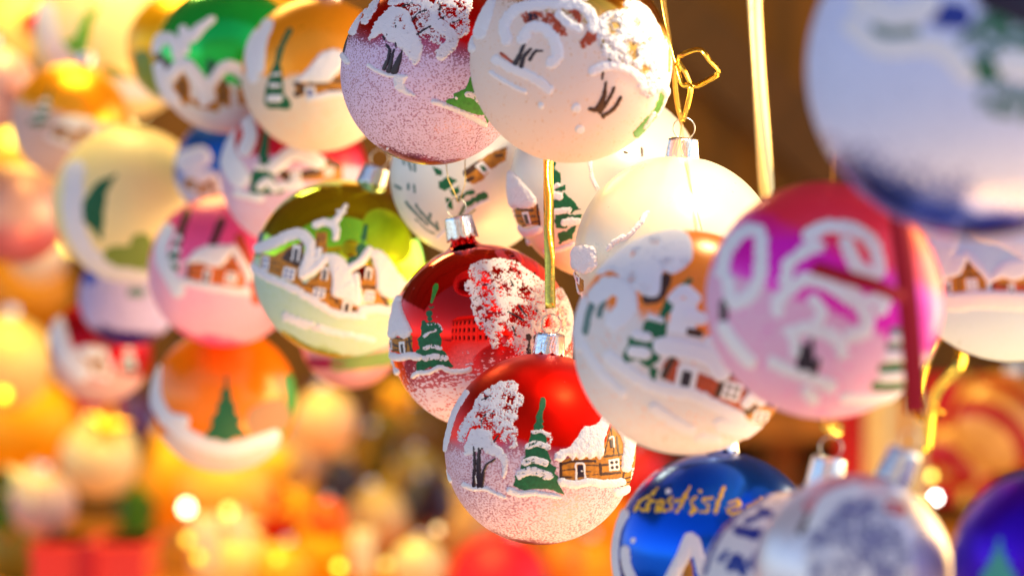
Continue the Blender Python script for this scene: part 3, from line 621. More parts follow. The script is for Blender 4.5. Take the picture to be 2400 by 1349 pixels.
b3.paint('painted_fir', [c.S([(490, 205), (490, 248)], 44, GREENP, z=3, rough=1.5), c.G([(478, 290), (500, 268), (545, 300), (545, 340), (562, 380), (512, 402), (475, 402), (470, 330)], GREENP, z=3, h=.6, rough=2), c.G([(500, 430), (590, 408), (597, 430), (560, 452), (510, 442)], GREENP, z=3, rough=2),
    c.G([(478, 542), (545, 500), (580, 462), (616, 500), (662, 540), (692, 580), (682, 602), (630, 590), (560, 572), (510, 604)], GREENP, z=3, h=.6, rough=2), c.G([(508, 700), (520, 640), (560, 618), (662, 600), (622, 640), (720, 640), (716, 668), (620, 656), (562, 690), (605, 740), (560, 752), (515, 748)], GREENP, z=3, h=.6, rough=2),
    c.G([(528, 790), (600, 768), (692, 708), (652, 790), (642, 832), (540, 872)], GREENP, z=3, h=.6, rough=2), c.G([(430, 290), (462, 280), (465, 400), (430, 400)], GREENP, z=3, rough=2), c.G([(430, 410), (470, 420), (460, 450), (432, 450)], GREENP, z=3, rough=2),
    c.S([(480, 430), (530, 400)], 36, SNOW, h=2.5, z=4, lace=.3), c.S([(500, 480), (545, 492)], 60, SNOW, h=2.5, z=4, lace=.2), c.S([(512, 612), (620, 602)], 50, SNOW, h=2.5, z=4, lace=.3), c.S([(585, 700), (690, 690)], 60, SNOW, h=2.5, z=4, lace=.2), c.S([(420, 945), (520, 930), (660, 880)], 36, SNOW, h=3, z=3, lace=.4), c.S([(790, 210), (800, 320), (850, 430)], 30, SNOW, h=1.5, z=3, lace=.8)])
b3.paint('painted_mark', [c.S([(1068, 138), (1090, 142)], 18, BROWNP, z=3), c.S([(1204, 105), (1208, 165)], 14, BROWNP, z=3), c.S([(690, 594), (712, 592)], 8, BROWNP, z=3)])

# ---- sunlit cream bauble with a silver cap
b4 = Ball(1585, 605, 240, 1.175, 'plain ivory bauble with silver cap, brightly lit by the lamp right of the gold bow', (.06, 1), cap=(.97, 1.16), step=1.6, seg=160, capr=.145)
b4.glass(ball_mat('ivory_lacquer', (.80, .73, .60), .30, .15, b4.R, b4.axis))
b4.paint('painted_cottage', [c.G([(640, 1105), (745, 1190), (742, 1270), (690, 1290), (640, 1190)], OCHRE, z=2, h=.6), c.G([(672, 1140), (708, 1160), (706, 1225), (672, 1195)], WHITEP, z=4), c.G([(682, 1155), (698, 1165), (696, 1205), (682, 1190)], BLUEP, z=5, rough=.3)])
b4.paint('cottage_snow', [c.G([(612, 960), (680, 908), (760, 900), (832, 920), (852, 1000), (850, 1080), (760, 1130), (690, 1110), (640, 1085), (608, 1020)], SNOW, h=7, z=4, smooth=True, rough=2), c.S([(625, 1140), (625, 1200), (680, 1290)], 50, SNOW, h=6, z=4),
    c.S([(1265, 640), (1200, 740), (1110, 830), (1040, 850), (950, 930)], 36, SNOW, h=5, z=4, rough=2)])
ivory = b4

# ---- white bauble with grey brush strokes, behind
b5 = Ball(1103, 412, 189, 1.32, 'soft white bauble with green brush strokes, between the shiny red and lilac baubles', (.3, 1), cap=(1.0, 1.2), step=1.8)
b5.glass(ball_mat('white_lacquer_soft', (.78, .76, .74), .4, .1, b5.R, b5.axis))
c = Crop(900, 330, 4.3525)
b5.paint('painted_fir', [c.G([(508, 268), (600, 300), (592, 352), (538, 347)], GREENP, z=2, rough=1.5), c.G([(568, 420), (640, 368), (742, 400), (702, 450), (620, 502), (575, 470)], GREENP, z=2, rough=2), c.G([(685, 500), (770, 458), (775, 520), (705, 555)], GREENP, z=2, rough=2), c.G([(635, 570), (700, 600), (705, 695), (655, 662)], GREENP, z=2, rough=2),
    c.S([(775, 745), (830, 655), (930, 590), (1010, 555)], 16, GREENP, z=2, wend=80, rough=2), c.S([(760, 592), (830, 540), (905, 520)], 38, GREENP, z=2, rough=2), c.S([(878, 712), (912, 690)], 36, GREENP, z=2), c.S([(560, 980), (640, 900), (800, 760), (960, 640), (1060, 600)], 26, SNOW, h=2, z=2)])
b5.paint('painted_trunk', [c.S([(232, 620), (340, 740), (450, 850)], 24, GREYP, z=2, lace=.4), c.S([(335, 650), (440, 780), (560, 890)], 26, GREYP, z=2, lace=.3), c.S([(330, 790), (430, 890), (520, 940)], 14, GREYP, z=2, lace=.3), c.S([(545, 820), (545, 900)], 22, GREYP, z=2, lace=.2), c.S([(480, 740), (470, 780)], 22, GREYP, z=2, lace=.4), c.S([(125, 455), (180, 490)], 26, GREYP, z=2, lace=.4), c.S([(258, 445), (262, 490)], 24, GREYP, z=2, lace=.2), c.S([(318, 440), (322, 520)], 20, GREYP, z=2, lace=.5), c.S([(190, 160), (220, 240)], 20, GREYP, z=2, lace=.5), c.S([(255, 190), (290, 300)], 20, GREYP, z=2, lace=.5), c.S([(320, 220), (330, 310)], 22, GREYP, z=2, lace=.5)])
ct = [c.G([(820, 325), (930, 230), (1100, 120), (1242, 68), (1232, 200), (1080, 292), (1000, 402), (900, 440), (840, 385)], OCHRE, z=2, h=.6), c.S([(840, 330), (960, 240)], 60, BROWNP, z=3, lace=.3), c.S([(860, 400), (900, 380)], 44, BROWNP, z=3, lace=.3), c.S([(1130, 160), (1200, 150)], 26, BROWNP, z=3), c.S([(1180, 110), (1240, 80)], 14, BROWNP, z=3)]
ct += [c.G([(922, 262), (1000, 208), (1082, 292), (1022, 352)], WHITEP, z=4), c.G([(965, 258), (1005, 248), (1055, 300), (1012, 322)], GREENP, z=5)]
b5.paint('painted_cottage', ct)

# ---- lime green mirror bauble
b6 = Ball(801, 629, 208, 1.36, 'shiny lime green mirror bauble with snowy village and steeple, left of the red ones', (.345, 1), cap=(1.0, 1.2), step=1.5, seg=160)
b6.glass(ball_mat('mirror_lime_lacquer', (.66, .92, .02), .04, 1, b6.R, b6.axis, frost=-.12, scale=1500, soft=.10, fcol=(.52, .68, .58), bottom=-.97))
c = Crop(580, 400, 2.997)
vil = [c.G([(100, 580), (200, 600), (300, 540), (400, 505), (402, 650), (390, 820), (240, 742), (100, 690)], OCHRE, z=2, h=.6), c.G([(290, 560), (400, 510), (400, 640), (360, 680), (250, 620)], BROWNP, z=3),
       c.G([(388, 810), (480, 740), (560, 650), (602, 720), (602, 862), (782, 902), (772, 1005), (600, 958), (395, 850)], OCHRE, z=2, h=.6), c.G([(790, 800), (850, 650), (895, 700), (902, 830), (982, 890), (962, 955), (830, 925)], OCHRE, z=2, h=.6),
       c.S([(180, 640), (250, 660)], 8, BROWNP, z=3), c.S([(170, 680), (240, 700)], 8, BROWNP, z=3), c.S([(400, 790), (590, 850)], 10, BROWNP, z=4), c.S([(480, 760), (560, 660)], 10, BROWNP, z=4), c.S([(570, 880), (610, 890)], 9, BROWNP, z=4), c.S([(620, 900), (660, 960)], 26, BROWNP, z=3, lace=.4), c.S([(740, 960), (770, 990)], 26, BROWNP, z=3, lace=.3), c.S([(800, 810), (900, 815)], 22, BROWNP, z=4), c.S([(940, 880), (975, 940)], 26, BROWNP, z=4, lace=.4),
       c.G([(490, 440), (560, 440), (560, 610), (520, 560), (470, 620)], OCHRE, z=2), c.S([(515, 450), (480, 590)], 12, DARKP, z=3), c.S([(545, 450), (530, 500)], 8, DARKP, z=3)]
for x, y, w, h, a in ((302, 722, 84, 84, .25), (138, 650, 50, 100, .1), (508, 850, 84, 70, .2), (850, 875, 70, 80, .15)): vil += c.win(x, y, w, h, BLUEP, a)
for x, y, w, h in ((352, 582, 56, 110), (548, 720, 46, 90), (845, 720, 46, 80), (697, 950, 66, 96)): vil += c.win(x, y, w, h, DARKP, .15, False)
b6.paint('painted_village', vil)
b6.paint('village_snow', [c.S([(90, 545), (200, 510), (300, 462), (380, 450), (430, 490)], 74, SNOW, h=6, z=4), c.S([(420, 470), (448, 520), (442, 610), (410, 700)], 66, SNOW, h=6, z=5, wend=80), c.S([(400, 730), (480, 690), (560, 610)], 60, SNOW, h=6, z=5),
    c.G([(560, 590), (625, 588), (700, 650), (742, 760), (790, 880), (770, 940), (700, 900), (600, 868), (598, 760)], SNOW, h=6, z=5, smooth=True), c.G([(845, 550), (940, 570), (1040, 700), (1112, 800), (1080, 885), (982, 888), (905, 835), (892, 700)], SNOW, h=6, z=5, smooth=True), c.S([(850, 560), (790, 640), (710, 690)], 56, SNOW, h=6, z=5), c.S([(760, 740), (770, 900)], 50, SNOW, h=5, z=5),
    c.S([(690, 258), (655, 310), (615, 370)], 26, SNOW, h=5, z=5, wend=50), c.S([(600, 385), (540, 370), (485, 388)], 50, SNOW, h=5, z=5), c.S([(600, 380), (625, 430), (620, 480)], 60, SNOW, h=5, z=5, wend=40), c.S([(510, 560), (500, 610), (450, 640)], 40, SNOW, h=4, z=5), c.S([(630, 290), (690, 300)], 12, SNOW, h=3, z=6),
    c.S([(25, 665), (150, 745), (300, 810), (450, 890), (620, 990), (800, 1010)], 50, SNOW, h=4, z=3, rough=2), c.S([(800, 975), (900, 960), (1000, 980)], 60, SNOW, h=4, z=4), c.S([(280, 1020), (450, 1080), (650, 1130), (880, 1180)], 60, SNOW, h=2.5, z=3, lace=.5, ls=12, rough=3, wend=30)])
b6.paint('painted_fir', [c.S([(828, 395), (812, 480)], 22, GREENP, z=3, wend=36), c.G([(760, 535), (800, 505), (842, 545), (838, 590), (760, 640), (695, 662), (700, 620), (760, 600)], GREENP, z=3, rough=2)])
b6.paint('painted_mark', [c.S([(100, 450), (90, 580)], 40, GREYP, z=3, lace=.5)])

# ---- baubles to the right, nearer than the focus
b = Ball(1607, 802, 263, 1.03, 'blurred white village bauble with fir tree and orange top, right of the matte red', (.32, 1), cap=None, step=2.2)
b.glass(ball_mat('amber_frosted', (1.0, .24, .01), .3, .1, b.R, b.axis, frost=.18, scale=900, soft=.14, fcol=(.80, .74, .76)))
c = Crop(1330, 520, 2.409)
b.paint('painted_fir', [c.G([(690, 320), (700, 340), (620, 430), (590, 500), (560, 540), (560, 620), (550, 650), (470, 660), (530, 700), (520, 780), (480, 800), (520, 830), (490, 900), (470, 820), (400, 770), (330, 790), (320, 760), (350, 700), (360, 650), (430, 620), (440, 570), (520, 540), (550, 460), (620, 380)], GREENP, z=3, h=1, rough=2), c.S([(400, 640), (460, 650)], 50, SNOW, h=3, z=5), c.S([(380, 730), (450, 740)], 64, SNOW, h=3, z=5), c.S([(470, 540), (540, 560)], 26, SNOW, h=3, z=5)])
b.paint('painted_village', [c.G([(540, 800), (600, 740), (640, 800), (830, 880), (930, 820), (1030, 930), (1010, 1080), (900, 1020), (720, 960), (560, 880)], RUST, z=2, h=.8), c.G([(1000, 1000), (1100, 1010), (1200, 1060), (1210, 1110), (1100, 1150), (980, 1080)], OCHRE, z=2, h=.8), c.S([(550, 860), (600, 760)], 36, BROWNP, z=3), c.S([(840, 960), (890, 860), (960, 850), (1010, 950), (1000, 1060)], 40, BROWNP, z=3), c.S([(1020, 1060), (1080, 1020), (1150, 1030)], 24, BROWNP, z=4)]
        + c.win(672, 865, 110, 110, DARKP, .2, False) + c.win(918, 945, 100, 100, BROWNP, .3) + c.win(1085, 1090, 90, 70, BROWNP, .2)
        + [c.G([(590, 440), (730, 450), (720, 640), (580, 620)], WHITEP, z=2), c.S([(690, 620), (740, 630)], 40, BROWNP, z=3, lace=.5)])
b.paint('village_snow', [c.G([(300, 110), (420, 60), (560, 40), (660, 60), (700, 130), (690, 240), (600, 300), (540, 290), (520, 420), (440, 420), (330, 330), (250, 280), (180, 300), (150, 240)], SNOW, h=3, z=3, lace=.4, ls=14, smooth=True, holes=[(385, 190, 36), (490, 115, 40), (370, 330, 40), (540, 240, 40), (270, 290, 30)]),
    c.S([(180, 420), (240, 370), (330, 400), (340, 500), (280, 560)], 110, SNOW, h=2.5, z=3, rough=3.5, lace=.15, ls=8), c.S([(90, 450), (60, 560), (80, 700)], 60, SNOW, h=2.5, z=3, rough=3.5, lace=.15, ls=8), c.S([(600, 440), (660, 395), (720, 440)], 60, SNOW, h=3, z=5), c.S([(690, 530), (750, 550)], 70, SNOW, h=3, z=5), c.S([(540, 700), (680, 720), (800, 760), (860, 840)], 100, SNOW, h=3, z=5), c.S([(820, 680), (850, 780)], 90, SNOW, h=3, z=4), c.S([(1000, 1010), (1050, 960), (1080, 1000)], 60, SNOW, h=3, z=5),
    c.S([(250, 760), (380, 860), (520, 930), (700, 960), (860, 1040), (960, 1090)], 70, SNOW, h=3, z=3, rough=2), c.S([(500, 1040), (600, 1110), (690, 1160)], 60, SNOW, h=3, z=3, rough=2), c.S([(860, 1130), (960, 1160), (1100, 1190), (1200, 1160)], 80, SNOW, h=2.5, z=3, rough=3.5, lace=.15, ls=8), c.S([(740, 1210), (840, 1220)], 50, SNOW, h=2.5, z=3, rough=3.5, lace=.15, ls=8), c.S([(100, 700), (200, 850), (320, 960)], 50, SNOW, h=2, z=3, lace=.3)])
b.paint('painted_trunk', [c.S([(165, 440), (130, 520), (110, 620)], 34, GREYP, z=8, lace=.3), c.S([(215, 450), (190, 530)], 26, GREYP, z=8, lace=.4), c.S([(560, 330), (520, 420), (460, 440)], 60, BROWNP, z=2, lace=.3)])

b = Ball(1932, 703, 278, .93, 'bright magenta bauble with thick white snow trees and small fir, crossed by a red ribbon', (.42, 1), cap=(1.0, 1.2), step=2.6)
b.glass(ball_mat('magenta_lacquer', (1.0, .03, .08), .32, .25, b.R, b.axis, frost=-.02, scale=500, soft=.12, col2=(.82, .0, .52), split=.42, splitw=.16, fcol=(.80, .46, .68), bottom=-1.1))  # the lit red-pink top is put into the lacquer colour above the split
c = Crop(1660, 380, 2.175)
b.paint('painted_tree', [c.S([(80, 560), (110, 440), (190, 360), (270, 370), (280, 480), (270, 600), (220, 680), (150, 720)], 66, SNOW, h=3, z=3, rough=4, lace=.4, ls=8), c.S([(110, 600), (130, 700)], 60, SNOW, h=5, z=3, lace=.3),
    c.S([(520, 380), (600, 340), (720, 350), (810, 400), (850, 480), (850, 560), (760, 540), (700, 430)], 66, SNOW, h=3, z=3, rough=4, lace=.4, ls=8), c.S([(400, 600), (420, 520), (510, 450), (560, 440)], 60, SNOW, h=3, z=3, rough=4, lace=.4, ls=8), c.S([(360, 760), (380, 690), (500, 600), (600, 620), (700, 680), (780, 740), (800, 840), (720, 880)], 66, SNOW, h=3, z=3, rough=4, lace=.4, ls=8),
    c.S([(800, 700), (880, 700), (870, 750)], 60, SNOW, h=2.5, z=3, rough=4, lace=.45, ls=8), c.S([(420, 860), (500, 840), (600, 860), (660, 900), (680, 960)], 60, SNOW, h=3, z=3, rough=4, lace=.4, ls=8), c.S([(540, 700), (580, 760), (560, 800)], 50, SNOW, h=4, z=3), c.S([(440, 880), (450, 960)], 50, SNOW, h=2.5, z=3, rough=4, lace=.45, ls=8), c.S([(780, 720), (700, 620)], 50, SNOW, h=2.5, z=3, rough=4, lace=.45, ls=8),
    c.S([(490, 930), (470, 1040)], 22, DARKP, z=9, wend=40), c.S([(530, 900), (510, 1040)], 18, DARKP, z=9, wend=50), c.S([(560, 1000), (535, 1060)], 22, DARKP, z=9, wend=44), c.S([(90, 720), (90, 790)], 40, DARKP, z=8, lace=.3),
    c.S([(340, 1010), (420, 1050), (540, 1090), (620, 1130)], 60, SNOW, h=2.5, z=3, rough=4, lace=.45, ls=8), c.S([(510, 1160), (540, 1190)], 60, SNOW, h=2.5, z=3, rough=4, lace=.45, ls=8), c.S([(90, 840), (150, 930), (220, 1010)], 70, SNOW, h=4, z=3)])
b.paint('painted_fir', [c.S([(930, 850), (990, 850)], 30, GREYP, z=4), c.S([(910, 930), (990, 930)], 34, GREYP, z=4), c.S([(880, 1040), (990, 1030)], 44, GREENP, z=4), c.S([(850, 1130), (990, 1130)], 50, GREENP, z=4), c.S([(930, 890), (990, 890)], 34, SNOW, h=4, z=4), c.S([(900, 985), (990, 985)], 40, SNOW, h=4, z=4), c.S([(880, 1085), (980, 1085)], 46, SNOW, h=4, z=4), c.S([(690, 1190), (850, 1195), (1000, 1190)], 50, SNOW, h=4, z=4)])

magenta = b
b = Ball(2290, 160, 398, .80, 'very large pale blue frosted bauble, most out of focus, filling the upper right corner', (.28, 1), cap=(1.0, 1.2), step=4, seg=96)
b.glass(ball_mat('cobalt_frosted', (.01, .05, .45), .2, .8, b.R, b.axis, frost=.85, bottom=-.82, bsoft=.3, scale=500, soft=.5, fcol=(.64, .69, 1.0), veil=.8))
c = Crop(0, 0, 1)
b.paint('painted_tree', [c.S([(2040, 10), (2110, 40), (2180, 20)], 60, SNOW, h=6, z=3), c.S([(2210, 40), (2250, 45)], 50, BLUEP, z=8), c.S([(2080, 70), (2140, 85)], 44, GREYP, z=6, lace=.3), c.S([(2010, 60), (2080, 110), (2200, 110), (2270, 170)], 40, SNOW, h=4, z=4), c.S([(2330, -10), (2420, 30)], 90, DARKP, z=5), c.S([(2300, 60), (2260, 100)], 20, GREYP, z=6, lace=.4)])
b.paint('painted_fir', [c.S([(2290, 160), (2320, 165)], 50, GREENP, z=5), c.S([(2330, 80), (2440, 100)], 100, GREENP, z=5, lace=1.45, ls=9, rough=4), c.S([(2330, 225), (2430, 250)], 80, GREYP, z=5, lace=1.4, ls=9, rough=4), c.S([(2360, 150), (2420, 160)], 60, SNOW, h=4, z=6)])

bigblue = b
b = Ball(2372, 575, 272, 1.03, 'blurred teal white bauble with brown cottages, at the right edge below the pale blue one', (-.1, 1), cap=(1.0, 1.2), step=3)
b.glass(ball_mat('teal_white_frosted', (.30, .50, .60), .25, .5, b.R, b.axis, frost=.9, scale=600, soft=.3, fcol=(.54, .70, .90), veil=.8))
c = Crop(1320, 380, 1.927)
b.paint('painted_village', cottage_stamp(2185, 690, 130, -.05)[0]+cottage_stamp(2330, 690, 120, 0, RUST)[0]+[c.G([(1560, 350), (1640, 310), (1670, 400), (1640, 480), (1540, 470)], OCHRE, z=2, lace=.2), c.S([(1980, 520), (2100, 520)], 50, OCHRE, z=3, lace=.3)] + c.win(1640, 420, 60, 60, BLUEP, 0))
b.paint('village_snow', cottage_stamp(2185, 690, 130, -.05)[1]+cottage_stamp(2330, 690, 120, 0)[1]+[c.S([(1530, 210), (1590, 230), (1560, 340), (1500, 390)], 90, SNOW, h=7, z=4), c.S([(1690, 290), (1750, 340), (1720, 430), (1700, 500)], 100, SNOW, h=7, z=4), c.S([(1900, 300), (2000, 320), (2100, 380)], 120, SNOW, h=7, z=4), c.S([(1480, 500), (1600, 560), (1750, 620), (1900, 610), (2100, 620)], 80, SNOW, h=5, z=3)])

teal = b
b = Ball(1683, 1300, 244, 1.06, 'cobalt blue bauble with gold glitter handwriting, at the bottom edge right of centre', (.03, 1), cap=(1.0, 1.14), step=1.7, seg=160)
b.glass(ball_mat('cobalt_lacquer', (.0, .10, .72), .2, .8, b.R, b.axis))
c = Crop(1430, 1040, 4.366)
gl = lambda pts, w=30: c.S(pts, w*.68, GLITTER, h=1.8, z=4, rough=2.2)
b.paint('glitter_writing', [gl([(490, 465), (455, 520), (385, 560), (320, 600), (262, 705)]), gl([(400, 560), (425, 600), (390, 640), (420, 680), (340, 690), (300, 650)], 26), gl([(450, 590), (500, 620), (482, 700)]), gl([(500, 610), (560, 595), (540, 650), (500, 690), (590, 695)], 26), gl([(640, 560), (605, 600), (650, 650), (600, 700)]),
    gl([(825, 462), (765, 560), (740, 640), (690, 705)], 36), gl([(680, 600), (740, 590), (790, 565)], 26), gl([(885, 560), (835, 610), (860, 660), (830, 725), (885, 690)], 32), gl([(925, 500)], 40), gl([(1050, 565), (950, 590), (1010, 650), (990, 700), (930, 712)], 32), gl([(1165, 462), (1115, 580), (1080, 710)], 36), gl([(1215, 620), (1300, 590), (1310, 640), (1200, 680), (1240, 725), (1330, 690)], 34), gl([(1375, 700), (1400, 640), (1470, 620)], 28), gl([(1480, 600), (1540, 560)], 26)])
b.paint('painted_snow', [c.S([(150, 730), (85, 830), (45, 1000), (40, 1200), (70, 1400)], 110, SNOW, h=5, z=3), c.S([(170, 1090), (190, 1250), (260, 1400)], 90, SNOW, h=5, z=3)])
b.paint('painted_cottage', [c.S([(830, 985), (760, 1150), (660, 1340), (600, 1450)], 140, SNOW, h=7, z=3), c.S([(870, 990), (920, 1150), (960, 1300)], 110, SNOW, h=7, z=3), c.G([(800, 1130), (850, 1240), (860, 1420), (740, 1420)], OCHRE, z=9), c.S([(608, 500)], 52, SNOW, h=2, z=3), c.S([(252, 992)], 50, SNOW, h=2, z=3)])

cobalt = b
b = Ball(1888, 1398, 252, .965, 'white bauble with swirling cobalt blue frost pattern and gold cap, at the bottom edge', (.17, 1), cap=(1.0, 1.3), step=2.5, capr=.16)
b.glass(ball_mat('pearl_white', (.78, .78, .86), .25, .5, b.R, b.axis, frost=.95, scale=400, soft=.3, fcol=(.74, .72, .80)))
c = Crop(1400, 900, 2.4)
bs = lambda pts, w: c.S(pts, w, BLUEP, h=.5, z=3, rough=3)
b.paint('painted_swirl', [bs([(610, 1070), (680, 880), (800, 740), (960, 640)], 22), bs([(800, 830), (870, 850), (960, 870), (900, 1000)], 56), bs([(850, 780), (900, 760)], 36), bs([(760, 1030), (800, 990), (830, 1060)], 54), bs([(930, 730), (980, 740)], 50), bs([(700, 1000), (740, 950)], 26), bs([(1100, 620), (1200, 680)], 36), bs([(880, 1020), (920, 1060)], 50), bs([(1130, 800), (1150, 900)], 30)])
swirl = b

SIL = ball_mat('silver_glitter_lacquer', (.86, .86, .94), .22, 1, 1)
b = Ball(2000, 1342, 232, .885, 'silver glitter bauble with blown out highlight and silver cap, hanging from the red ribbon', (.42, 1), cap=(1.0, 1.34), step=3, capr=.17)
mm, tt_, bb = mk('silver_sparkle'); bb.inputs['Metallic'].default_value = .45; bb.inputs['Roughness'].default_value = .34; bb.inputs['Base Color'].default_value = (.82, .80, .92, 1)
n_ = tt_.nodes.new('ShaderNodeTexVoronoi'); n_.inputs['Scale'].default_value = 420; bp_ = tt_.nodes.new('ShaderNodeBump'); bp_.inputs['Strength'].default_value = .8; bp_.inputs['Distance'].default_value = .001
tc_ = tt_.nodes.new('ShaderNodeTexCoord'); tt_.links.new(tc_.outputs['Object'], n_.inputs['Vector']); tt_.links.new(n_.outputs['Color'], bp_.inputs['Height']); tt_.links.new(bp_.outputs[0], bb.inputs['Normal'])
b.glass(mm)
c = Crop(1400, 900, 2.4)
b.paint('silver_frost', [c.G([(1180, 1100), (1150, 900), (1230, 740), (1400, 620), (1560, 600), (1700, 700), (1760, 900), (1740, 1100)], SNOW, h=2, z=1, lace=1.35, ls=7, rough=3, smooth=True)])
b.paint('painted_lace', [c.G([(1200, 1100), (1180, 900), (1280, 760), (1420, 660), (1560, 650), (1680, 760), (1720, 900), (1700, 1100)], simple('dusk_blue_paint', (.22, .22, .42), .5), z=7, lace=1.25, ls=26, rough=4, smooth=True)])
b.paint('painted_dots', [c.S([(1430, 735)], 60, DARKP, z=3), c.S([(1520, 830)], 56, GREYP, z=3), c.S([(1640, 700), (1690, 710)], 70, REDP, z=3), c.S([(1200, 700), (1360, 560), (1600, 520)], 70, simple('rose_paint', (.7, .25, .3), .5), z=2, lace=.2), c.S([(1230, 790), (1300, 660), (1450, 600)], 80, WHITEP, z=3, h=2), c.S([(1150, 840), (1200, 740)], 30, BROWNP, z=3, lace=.4)])
silver = b

b = Ball(2452, 1322, 220, .86, 'deep violet blue bauble with a faint green fir, cut by the lower right corner', (0, 1), cap=None, step=4, seg=96)
b.glass(ball_mat('violet_lacquer', (.06, .0, .55), .35, .75, b.R, b.axis))
b.paint('painted_fir', fir_stamp(2345, 1385, 120, w=.5, mat=simple('teal_paint', (.05, .35, .30), .5), snow=False))

# ---- baubles to the left, farther and farther back
hung = []
def back_ball(cx, cy, r, d, label, mat, axis2=(0, 1), cap=None, step=3.0, seg=96, firs=(), cots=(), extra=(), tilt=0):
    if cy-r < 260 or cy < 420: cap = (1.0, 1.2)
    b = Ball(cx, cy, r, d, label, axis2, tilt, cap, step=step, seg=seg, ring=bool(cap))
    if cap: hung.append(b)
    b.glass(mat(b))
    fs = [x for f in firs for x in fir_stamp(*f)]
    if fs: b.paint('painted_fir', fs)
    H, S = [], []
    for q in cots:
        h, s = cottage_stamp(*q); H += h; S += s
    if H: b.paint('painted_cottage', H); b.paint('cottage_snow', S)
    for nm, ds in extra: b.paint(nm, ds)
    return b
I = Crop(0, 0, 1)
K1 = Crop(340, 0, 2.498)
b = back_ball(746, 176, 180, 1.46, 'orange topped bauble with lean fir and brown cottage above frost, left of the lilac one',
    lambda b: ball_mat('orange_satin', (1.0, .34, .01), .3, .35, b.R, b.axis, frost=-.02, scale=900, soft=.1, fcol=(.80, .66, .58)), (.12, 1), step=2,
    firs=[], extra=[('painted_fir', [K1.S([(850, 185), (800, 290), (780, 370)], 28, GREENP, z=3), K1.G([(780, 360), (800, 400), (810, 470), (815, 550), (860, 600), (850, 635), (720, 630), (705, 600), (715, 520), (740, 430), (760, 380)], GREENP, z=3), K1.S([(740, 575), (790, 575)], 40, SNOW, h=3, z=5), K1.S([(745, 500), (790, 500)], 20, SNOW, h=3, z=5), K1.S([(755, 440), (790, 435)], 16, SNOW, h=3, z=5)]),
        ('painted_cottage', [K1.G([(885, 480), (1080, 480), (1120, 420), (1200, 400), (1200, 560), (885, 560)], OCHRE, z=2), K1.S([(890, 490), (940, 520), (890, 550)], 30, BROWNP, z=3), K1.S([(960, 490), (1060, 490)], 20, BROWNP, z=3), K1.S([(1090, 470), (1180, 470)], 30, BROWNP, z=3, lace=.3), K1.S([(1090, 530), (1180, 530)], 26, BROWNP, z=3, lace=.3)] + K1.win(968, 535, 56, 60, BLUEP, 0, False)),
        ('cottage_snow', [K1.G([(880, 480), (960, 400), (1040, 310), (1140, 300), (1160, 380), (1100, 450), (1060, 480)], SNOW, h=6, z=4, smooth=True), K1.S([(960, 575), (1080, 550), (1200, 545)], 34, SNOW, h=4, z=4), K1.S([(640, 200), (620, 330), (640, 460)], 60, SNOW, h=2, z=2, lace=.4, ls=9), K1.S([(720, 150), (680, 260), (670, 400)], 70, SNOW, h=2, z=2, lace=.3, ls=12)])])
b = back_ball(536, 140, 173, 1.555, 'shiny emerald green mirror bauble with snowy steeple village, at the top left',
    lambda b: ball_mat('mirror_emerald', (.0, .58, .07), .18, .55, b.R, b.axis, frost=-.25, scale=1200, soft=.1, fcol=(.74, .70, .76)), (.25, 1), step=2.2,
    extra=[('painted_village', [K1.G([(170, 500), (230, 420), (270, 500), (260, 620), (160, 560)], OCHRE, z=2), K1.G([(410, 520), (450, 450), (500, 520), (500, 620), (420, 600)], OCHRE, z=2), K1.G([(250, 570), (440, 600), (430, 650), (300, 620)], OCHRE, z=2), K1.S([(90, 340), (130, 380)], 50, BROWNP, z=3, lace=.3), K1.S([(220, 470), (230, 560)], 30, BROWNP, z=3), K1.S([(460, 480), (460, 580)], 30, BROWNP, z=3), K1.G([(540, 520), (600, 500), (610, 600), (550, 610)], OCHRE, z=3)]),
        ('village_snow', [K1.S([(60, 290), (110, 230), (180, 250), (200, 320)], 66, SNOW, h=6, z=4), K1.S([(395, 120), (330, 170), (280, 220)], 36, SNOW, h=5, z=4, wend=70), K1.S([(230, 180), (240, 300)], 50, SNOW, h=5, z=4), K1.S([(160, 440), (230, 380), (300, 440), (380, 560)], 74, SNOW, h=6, z=4), K1.S([(400, 470), (470, 390), (560, 420), (600, 470)], 66, SNOW, h=6, z=4), K1.S([(380, 520), (350, 590)], 60, SNOW, h=5, z=4), K1.S([(90, 400), (110, 500), (180, 590)], 70, SNOW, h=4, z=4)]),
        ('painted_fir', [K1.S([(390, 380), (390, 420)], 60, GREENP, z=3)])])
